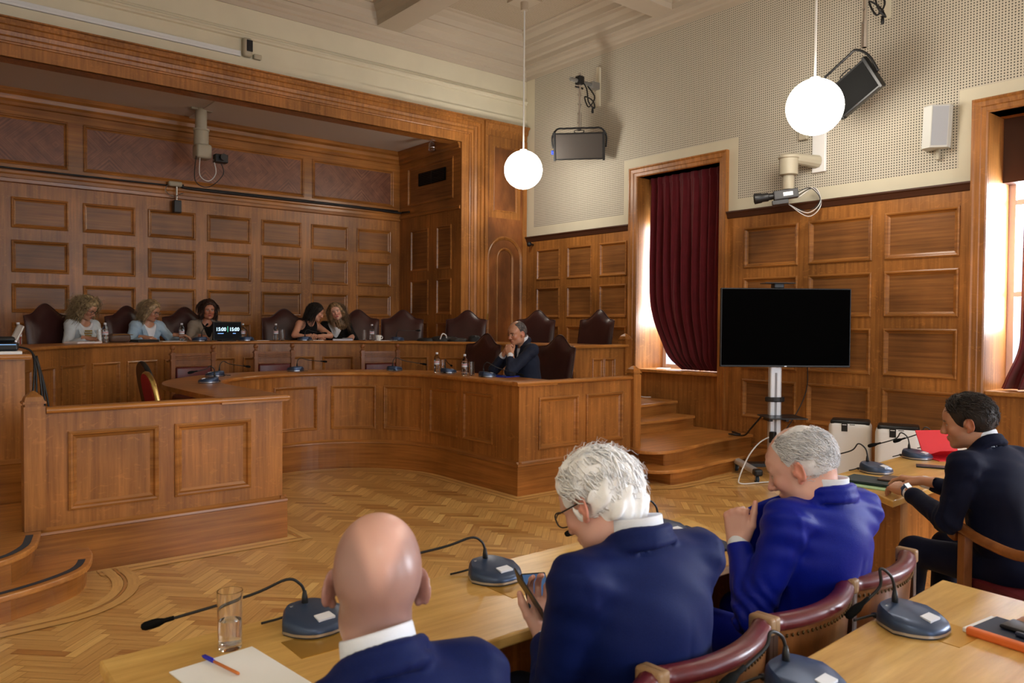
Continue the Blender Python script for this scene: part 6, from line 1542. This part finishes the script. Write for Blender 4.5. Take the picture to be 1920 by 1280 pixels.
# 2 white haired man with phone
B, yw = (1.50, 1.29, 0), math.radians(11); lp, ld = into(B, yw)
def white_hair(C, R):
    wv = lambda P: .0045*np.sin(P[:, 0]*110+3*np.sin(P[:, 2]*38+P[:, 1]*20)+P[:, 1]*30)+.003*np.sin(P[:, 0]*190+2*np.sin(P[:, 1]*50+P[:, 2]*60))
    parts = [cap(C, R, .013, h=.0042, warp=wv, extra=lambda f: (f.ell(A3(0, -.078, -.035), A3(.064, .034, .050), .03), FACE_CUT(.070, nape=-.085)(f)))]
    fl = lambda p, d: nrm(A3(d[0]*.5, -.75, -.55-.5*max(0, -d[1]))) if d[2] < .75 else nrm(A3(.5*d[0]+.15, -1, -.1))
    parts.append(strands(C, R, dirs(lambda d: d[2] > -.62 and d[1] < .62 and not (d[1] > .10 and d[2] < .12) and not (abs(d[0]) > .8 and d[2] < .02 and d[1] > -.35)), fl, 1300, .075, .0020, 4, seg=8, lift=.014, curl=.004, jitter=.22, out=.04))
    parts.append(strands(C, R, dirs(lambda d: d[2] > -.6 and d[1] < .45 and not (abs(d[0]) > .75 and d[2] < .1 and d[1] > -.4)), fl, 420, .06, .0011, 9, seg=9, lift=.015, curl=.006, jitter=.5, out=.22, taper=.15))
    return parts
def held_phone(root, T, D, C, R, W, E):
    spectacles(BLACK, w=.025, hh=.020)(root, T, D, C, R, W, E)
person('white haired man in dark blue jacket and glasses looking down at a phone', B, yw, P=(0, -.02, .53), N=lp(1.440, 1.268, 1.062), head_at=lp(1.408, 1.372, 1.150), head_fwd=ld(*ydir(-12, -.62)), head_up=ld(0, .5, 1), skin=RUDDY, bulk=1.12,
       sw=.205, jacket=NAVY, top=WHS, collar=WHS, trousers=DARKT, hd=dict(aged=1, jowl=.6), h_head=.0034, h_cloth=.008, shoulder_rot=0.05, shoulder_tilt=.02,
       wrists=[lp(1.395, 1.555, .762), lp(1.72, 1.62, .79)], elbows=(lp(1.255, 1.38, .655), None), hands=[(ld(.30, .55, .75), ld(.35, .75, -.45)), (ld(-.5, .8, -.1), ld(0, 0, 1))], hands_kw=(dict(curl=(.55, .6, .65, .7), thumb=.25), {}), hand_s=1.02, h_hand=.003,
       hair=[('hair', white_hair, WHITEH)], extra=held_phone)
Mp = lookM((1.428, 1.622, .845), (-.22, -.50, .80), (.30, .65, .60))
mb = MB(); mb.rbox(-.037, .037, -.0045, .0045, -.075, .075, .004, Mp); t = tag(mb.build('smartphone', BLACK), 'black smartphone held up by the white haired man', 'phone')
mb = MB(); mb.box(-.033, .033, .0046, .0050, -.068, .068, Mp); mb.build('screen', plain('phone_screen', (.02, .05, .10), .15, emit=(.08, .2, .45), estr=.25), t)
Mf = lookM((1.386, 1.612, .858), (.80, -.3, .40), (.30, .65, .60))
mb = MB(); mb.rbox(-.036, .036, -.002, .002, -.075, .075, .002, Mf); mb.build('cover_flap', plain('brown_black_leather', (.02, .015, .012), .4), t)

# 3 man in bright blue
B, yw = (2.38, 1.36, 0), math.radians(12); lp, ld = into(B, yw)
def grey_hair(C, R):
    parts = [cap(C, R, .0035, h=.004, extra=lambda f: (FACE_CUT(.045, nape=-.082)(f), f.ell(A3(0, .050, .118), A3(.040, .085, .030), .006, 's')))]
    side = lambda d: d[2] > -.66 and d[1] < .45 and not (d[1] > .12 and d[2] < .15) and not (abs(d[0]) > .8 and d[2] < .02 and d[1] > -.4)
    parts.append(strands(C, R, dirs(lambda d: side(d) and d[2] < .82), lambda p, d: nrm(A3(.2*d[0], -.8, -.45)), 2600, .045, .0011, 5, seg=6, lift=.008, curl=.004, jitter=.25, out=.08))
    parts.append(strands(C, R, dirs(lambda d: d[2] > .75 and d[1] < .6), lambda p, d: nrm(A3(.35, -1, -.1)), 220, .06, .0010, 6, seg=6, lift=.004, curl=.003, jitter=.2))
    return parts
def blue_extra(root, T, D, C, R, W, E):
    # lapel of the open jacket, pulled out by the raised hand
    a, b, c = A3(2.345, 1.30, 1.085), A3(2.20, 1.42, 1.055), A3(2.130, 1.475, .985)
    mb = MB()
    mb.grid(lambda u, v: Vector((1-u)**2*a+2*u*(1-u)*b+u*u*c)+Vector((.035*v+.02*u*v, -.01*v, -.20*v*(.35+.65*u)+.012*math.sin(v*PI)*math.cos(u*9))), 18, 10)
    o = mb.build('lapel', ROYAL, root, smooth=True, world=True); sd = o.modifiers.new('thick', 'SOLIDIFY'); sd.thickness = .006
person('grey haired man in bright blue suit pulling at his jacket', B, yw, P=(0, -.02, .53), N=lp(2.312, 1.265, 1.058), head_at=lp(2.268, 1.325, 1.152), head_fwd=ld(*ydir(-20, -.48)), head_up=ld(-.1, .35, 1), skin=RUDDY, bulk=1.1, wrinkle=1.7,
       sw=.178, jacket=ROYAL, top=WHS, collar=WHS, trousers=ROYAL, hd=dict(aged=1, jowl=1.0, nose=1.03), h_head=.0036, h_cloth=.008, hs=1.02, vneck=.02,
       wrists=[lp(2.125, 1.455, .915), lp(2.62, 1.66, .78)], elbows=(lp(2.07, 1.36, .715), None), hands=[(ld(.10, .15, 1), ld(-.8, -.25, .1)), (ld(-.4, .8, -.1), ld(0, 0, 1))], hands_kw=(dict(curl=(1.45, 1.5, 1.5, 1.5), thumb=-.6), {}), h_hand=.003,
       hair=[('hair', grey_hair, GREYH)], extra=blue_extra)

# 4 man at the side table
B, yw = (3.96, 1.24, 0), math.radians(14); lp, ld = into(B, yw)
def dark_hair(C, R):
    fl = lambda p, d: nrm(A3(.3*d[0], -.7-.3*d[2], -.5)) if d[1] < .4 else nrm(A3(.6, -.5, .4))
    return [cap(C, R, .010, h=.004, extra=FACE_CUT(.072, nape=-.072)),
            strands(C, R, dirs(lambda d: d[2] > -.58 and d[1] < .72 and not (d[1] > .12 and d[2] < .25) and not (abs(d[0]) > .8 and d[2] < .02 and d[1] > -.4)), fl, 2200, .042, .0013, 7, seg=6, lift=.012, curl=.004, jitter=.4, out=.12)]
def watch(root, T, D, C, R, W, E):
    d = nrm(W[0]-E[0]); c = W[0]-d*.012; mb = MB(); M = Matrix.Translation(Vector(c)) @ Vector(d).to_track_quat('Z', 'Y').to_matrix().to_4x4()
    mb.lathe([(.031, -.011), (.033, -.009), (.033, .009), (.031, .011)], M, 24, cap=False); o = mb.build('wrist_watch', plain('blue_strap', srgb(40, 60, 96), .5), root, smooth=True, world=True)
    mb = MB(); q = lookM(Vector(c)+Vector((-.018, -.012, .028)), (-.5, -.3, .8), tuple(d)); mb.rbox(-.015, .015, -.002, .006, -.018, .018, .004, q); mb.build('watch_face', plain('watch_glass', srgb(70, 110, 160), .15, spec=.8), o)
person('dark haired man in midnight blue suit typing on a phone at the side table', B, yw, P=(0, 0, .54), N=lp(3.945, 1.385, 1.035), head_at=lp(3.915, 1.455, 1.160), head_fwd=ld(*ydir(-20, -.22)), head_up=ld(-.06, .15, 1), skin=TAN, bulk=1.05,
       sw=.195, jacket=MIDN, top=WHS, collar=WHS, trousers=MIDN, hd=dict(beard=.35), h_head=.0038, h_cloth=.009,
       wrists=[lp(3.885, 1.715, .805), lp(4.13, 1.745, .815)], elbows=(lp(3.72, 1.455, .73), lp(4.25, 1.47, .74)), hands=[(ld(.50, .75, .02), ld(-.25, .1, 1)), (ld(.05, .9, -.02), ld(.1, .05, 1))], hands_kw=(dict(curl=(.35, .38, .42, .45), thumb=.3), dict(curl=(.4, .42, .45, .5), thumb=.3)),
       hair=[('hair', dark_hair, DARKH)], extra=watch, sleeve=.80)

# 5 person beyond the lower right corner, only the hand in the picture
B, yw = (2.70, .10, 0), math.radians(-8); lp, ld = into(B, yw)
person('person outside the lower right corner whose hand rests on the notebook', B, yw, N=lp(2.68, .14, 1.05), head_at=lp(2.67, .19, 1.2), skin=FAIR, jacket=SLATE, trousers=DARKT, top=WHS,
       wrists=[lp(2.468, .60, .830), lp(2.86, .62, .81)], hands=[(ld(-.38, .92, -.06), ld(.1, .1, 1)), (ld(-.1, 1, -.05), ld(0, 0, 1))], hands_kw=(dict(curl=(.2, .22, .25, .3), thumb=.2), {}), h_cloth=.012, h_head=.005,
       hair=[('hair', lambda C, R: [cap(C, R, .010, extra=FACE_CUT(.07))], DARKH)])

# 6 man with clasped hands at the lower bench
B, yw = (5.44, 6.335, H2), math.radians(-78); lp, ld = into(B, yw)
def short_grey(C, R):
    return [cap(C, R, .005, h=.005, extra=lambda f: (FACE_CUT(.030, nape=-.07)(f), f.ell(A3(0, .04, .125), A3(.045, .08, .03), .006, 's'))),
            strands(C, R, dirs(lambda d: d[2] > -.55 and d[1] < .35 and d[2] < .8 and not (d[1] > .1 and d[2] < .15) and not (abs(d[0]) > .8 and d[2] < .02 and d[1] > -.4)), lambda p, d: nrm(A3(.1*d[0], -.6, -.6)), 700, .022, .0018, 5, seg=4, lift=.005, jitter=.3)]
person('man in slate suit resting his chin on clasped hands at lower bench', B, yw, P=(0, 0, .54), N=lp(5.30, 6.30, 1.385), head_at=lp(5.205, 6.290, 1.500), head_fwd=ld(-.93, -.02, -.20), head_up=ld(-.1, 0, 1), skin=TAN, bulk=1.05, sw=.195,
       jacket=SLATE, top=WHS, collar=WHS, tie=plain('navy_tie', srgb(30, 34, 52), .6), trousers=SLATE, h_head=.0042, hd=dict(aged=.6, jowl=.5, beard=.25),
       wrists=[lp(5.075, 6.235, 1.285), lp(5.075, 6.345, 1.285)], elbows=(lp(5.02, 6.165, 1.112), lp(5.04, 6.47, 1.112)), hands=[(ld(.03, .40, .62), ld(-.75, -.5, .25)), (ld(.03, -.40, .62), ld(-.75, .5, .25))], hands_kw=(dict(curl=(.8, .85, .9, .95), thumb=.3), dict(curl=(.8, .85, .9, .95), thumb=.3)),
       hair=[('hair', short_grey, SALTH)], sleeve=.72)

# 7-11 the women at the upper bench
def long_hair(seed, n, rad, length, curl, grow, drop, wide, front=.02, parting=0., curly=False, back=True, fall=-1.0):
    """hair falling past the face on both sides"""
    def fn(C, R):
        def ex(f):
            for e in (1, -1):
                f.cone(A3(e*.068, -.012, .05), A3(e*(.072+wide), -.005+front*.5, -.05), .030, .034, .03); f.cone(A3(e*(.072+wide), -.005+front*.5, -.05), A3(e*(.070+wide*1.2), front, -drop), .032, .022, .03)
            if back: f.cone(A3(0, -.075, .0), A3(0, -.075, -drop*.9), .062, .060, .03, 'u', ((1, 0, 0), 1.35))
            f.ell(A3(0, .120, -.055), A3(.060, .105, .122), .006, 's'); f.cone(A3(0, .085, -.1), A3(0, .085, -.34), .056, .056, .006, 's'); f.plane(A3(0, .082, .08), (0, 1, -.35))
        wv = (lambda P: .009*np.sin(P[:, 0]*95+2*np.sin(P[:, 2]*60))*np.sin(P[:, 2]*110+P[:, 1]*80)) if curly else (lambda P: .0025*np.sin(P[:, 0]*210+P[:, 1]*160+2*np.sin(P[:, 2]*12)))
        V, Q = cap(C, R, grow, h=.0052, extra=ex, warp=wv)
        st = strands(C, R, dirs(lambda d: d[2] > -.45 and d[1] < .62 and not (d[1] > .05 and d[2] < .35 and abs(d[0]) < .75)), lambda p, d: nrm(A3(math.copysign(max(.55, abs(d[0])), d[0]+.001)*1.3*(1 if p[2] > .05 else .12), -.35*(p[2] > .03)-.5*(p[1] > .03), fall*(1 if p[2] < .07 else .45))), n, length, rad, seed, seg=9, lift=grow+.004, curl=curl, jitter=.3 if curly else .05, grav=1.2, face=True, ell=((0, -.014, .030), (.082, .103, .094)))
        return [(V, Q), st]
    return fn
LIPW = srgb(150, 70, 66)
def seat_for(hx, hy, back=.16):
    back -= .05
    d = (Vector((XU, UYC))-Vector((hx, hy))).normalized(); return (hx-d.x*back, hy-d.y*back, H4), math.atan2(d.x, d.y)
# curly blonde
B, yw = seat_for(1.89, 10.05, .20); lp, ld = into(B, yw)
WJ = cloth('white_blazer', srgb(204, 212, 218), .8, .1, bump=.15, var=.05)
def print_panel(root, T, D, C, R, W, E):
    spectacles(plain('brown_frame', srgb(50, 30, 26), .4))(root, T, D, C, R, W, E)
    mb = MB(); rr = random.Random(2)
    for k in range(5):
        z = .845-.026*k; wd = .055 if k else .05; 
        mb.grid(lambda a, b, z=z, wd=wd: Vector(T((-wd+2*wd*a+.012, .222-.10*(2*a-1)**2*.2-.010*k, z+.03-.016*b))), 6, 1)
    mb.build('shirt_print', plain('mustard_print', srgb(150, 124, 40), .6), root, world=True)
person('woman with curly blonde hair and glasses in white blazer, reading at the upper bench', B, yw, female=True, P=(0, -.02, .55), N=(0, .10, .985), head_at=lp(1.895, 10.04, 1.735), head_fwd=ld(.66, -.66, -.46), skin=TAN, jacket=WJ, top=cloth('white_tee', srgb(220, 222, 228), .8, var=.03), trousers=DARKT, bulk=.95, sw=.165, vneck=.04,
       hd=dict(lips=LIPW), wrists=[(-.07, .42, .79), (.20, .42, .79)], hands=[((.45, .8, -.1), (-.2, .1, 1)), ((-.6, .7, -.1), (.2, .1, 1))], hair=[('hair', long_hair(11, 1100, .0022, .20, .035, .030, .10, .022, curly=True), BLONDE)], extra=print_panel, lapel=True)
# blonde in pale blue
B, yw = seat_for(2.65, 10.33, .18); lp, ld = into(B, yw)
w_b = lp(3.005, 9.985, 1.415)
person('blonde woman in pale blue jacket reaching for a water bottle at the upper bench', B, yw, female=True, P=(0, -.02, .55), N=(.01, .09, .975), head_at=lp(2.655, 10.32, 1.725), head_fwd=ld(.66, -.70, -.34), skin=TAN, jacket=cloth('pale_blue_blazer', srgb(166, 190, 212), .8, .1, bump=.15, var=.05), top=WHS, trousers=DARKT, bulk=1.0, sw=.168, vneck=.03,
       hd=dict(lips=LIPW), wrists=[lp(2.90, 10.03, 1.435), (.20, .36, .79)], hands=[(ld(.72, -.42, -.08), ld(-.3, .1, 1)), ((-.6, .7, -.1), (.2, .1, 1))], hands_kw=(dict(curl=(.3, .35, .4, .45), thumb=.25), {}), hair=[('hair', long_hair(12, 700, .0020, .19, .010, .022, .13, .012), BLOND2)], extra=spectacles(plain('thin_metal_frame', (.2, .2, .2), .3, metal=.8)))
# dark haired at the timer
B, yw = seat_for(3.38, 10.42, .16); lp, ld = into(B, yw)
person('dark haired woman in beige jacket behind the timer screen', B, yw, female=True, P=(0, -.02, .55), N=(0, .05, .985), head_at=lp(3.385, 10.42, 1.750), head_fwd=ld(-.05, -.98, -.06), skin=srgb(186, 124, 96), jacket=cloth('beige_blazer', srgb(150, 138, 126), .8, .1, bump=.15, var=.06), top=BLK, trousers=DARKT, bulk=1.02, sw=.178, vneck=.03,
       hd=dict(lips=srgb(170, 70, 70)), wrists=[(-.20, .40, .80), (.20, .40, .80)], hair=[('hair', long_hair(13, 600, .0022, .16, .006, .024, .105, .010), BRUN)])
# sleeveless black top, leaning over
B, yw = (4.66, 10.30, H4), math.radians(168); lp, ld = into(B, yw)
person('woman with long dark hair in sleeveless black top leaning towards her neighbour', B, yw, female=True, P=(0, -.02, .55), N=lp(4.675, 10.17, 1.62), head_at=lp(4.755, 10.135, 1.742), head_fwd=ld(.82, -.42, -.36), head_up=ld(.40, 0, 1), skin=srgb(202, 148, 122), top=BLK, bare_arms=True, trousers=DARKT, bulk=.92, sw=.165, shoulder_tilt=.10,
       hd=dict(lips=LIPW), wrists=[lp(4.66, 9.90, 1.415), lp(4.50, 9.93, 1.415)], elbows=(lp(4.90, 9.98, 1.42), lp(4.40, 10.03, 1.43)), hands=[(ld(-.5, -.6, .15), ld(.2, -.3, 1)), (ld(.6, -.55, .15), ld(-.2, -.3, 1))], hands_kw=(dict(curl=(.7, .75, .8, .85)), dict(curl=(.7, .75, .8, .85))),
       hair=[('hair', long_hair(14, 600, .0018, .24, .004, .012, .12, .0, front=-.05), DARKH)])
# long light brown hair, black jacket
B, yw = seat_for(5.06, 10.13, .20); lp, ld = into(B, yw)
person('woman with long light brown hair in black jacket and white top, head tilted', B, yw, female=True, P=(0, -.02, .55), N=(.0, .06, .99), head_at=lp(5.045, 10.09, 1.755), head_fwd=ld(-.52, -.85, -.08), head_up=ld(-.34, .05, 1), skin=srgb(214, 164, 142), jacket=BLK, top=cloth('white_tee', srgb(220, 222, 228), .8), trousers=DARKT, bulk=.98, sw=.172, vneck=.06,
       hd=dict(lips=srgb(176, 84, 84)), wrists=[(-.22, .36, .79), (.22, .36, .79)], hair=[('hair', long_hair(15, 900, .0013, .30, .002, .014, .25, .004, front=.045), BROWNL)])
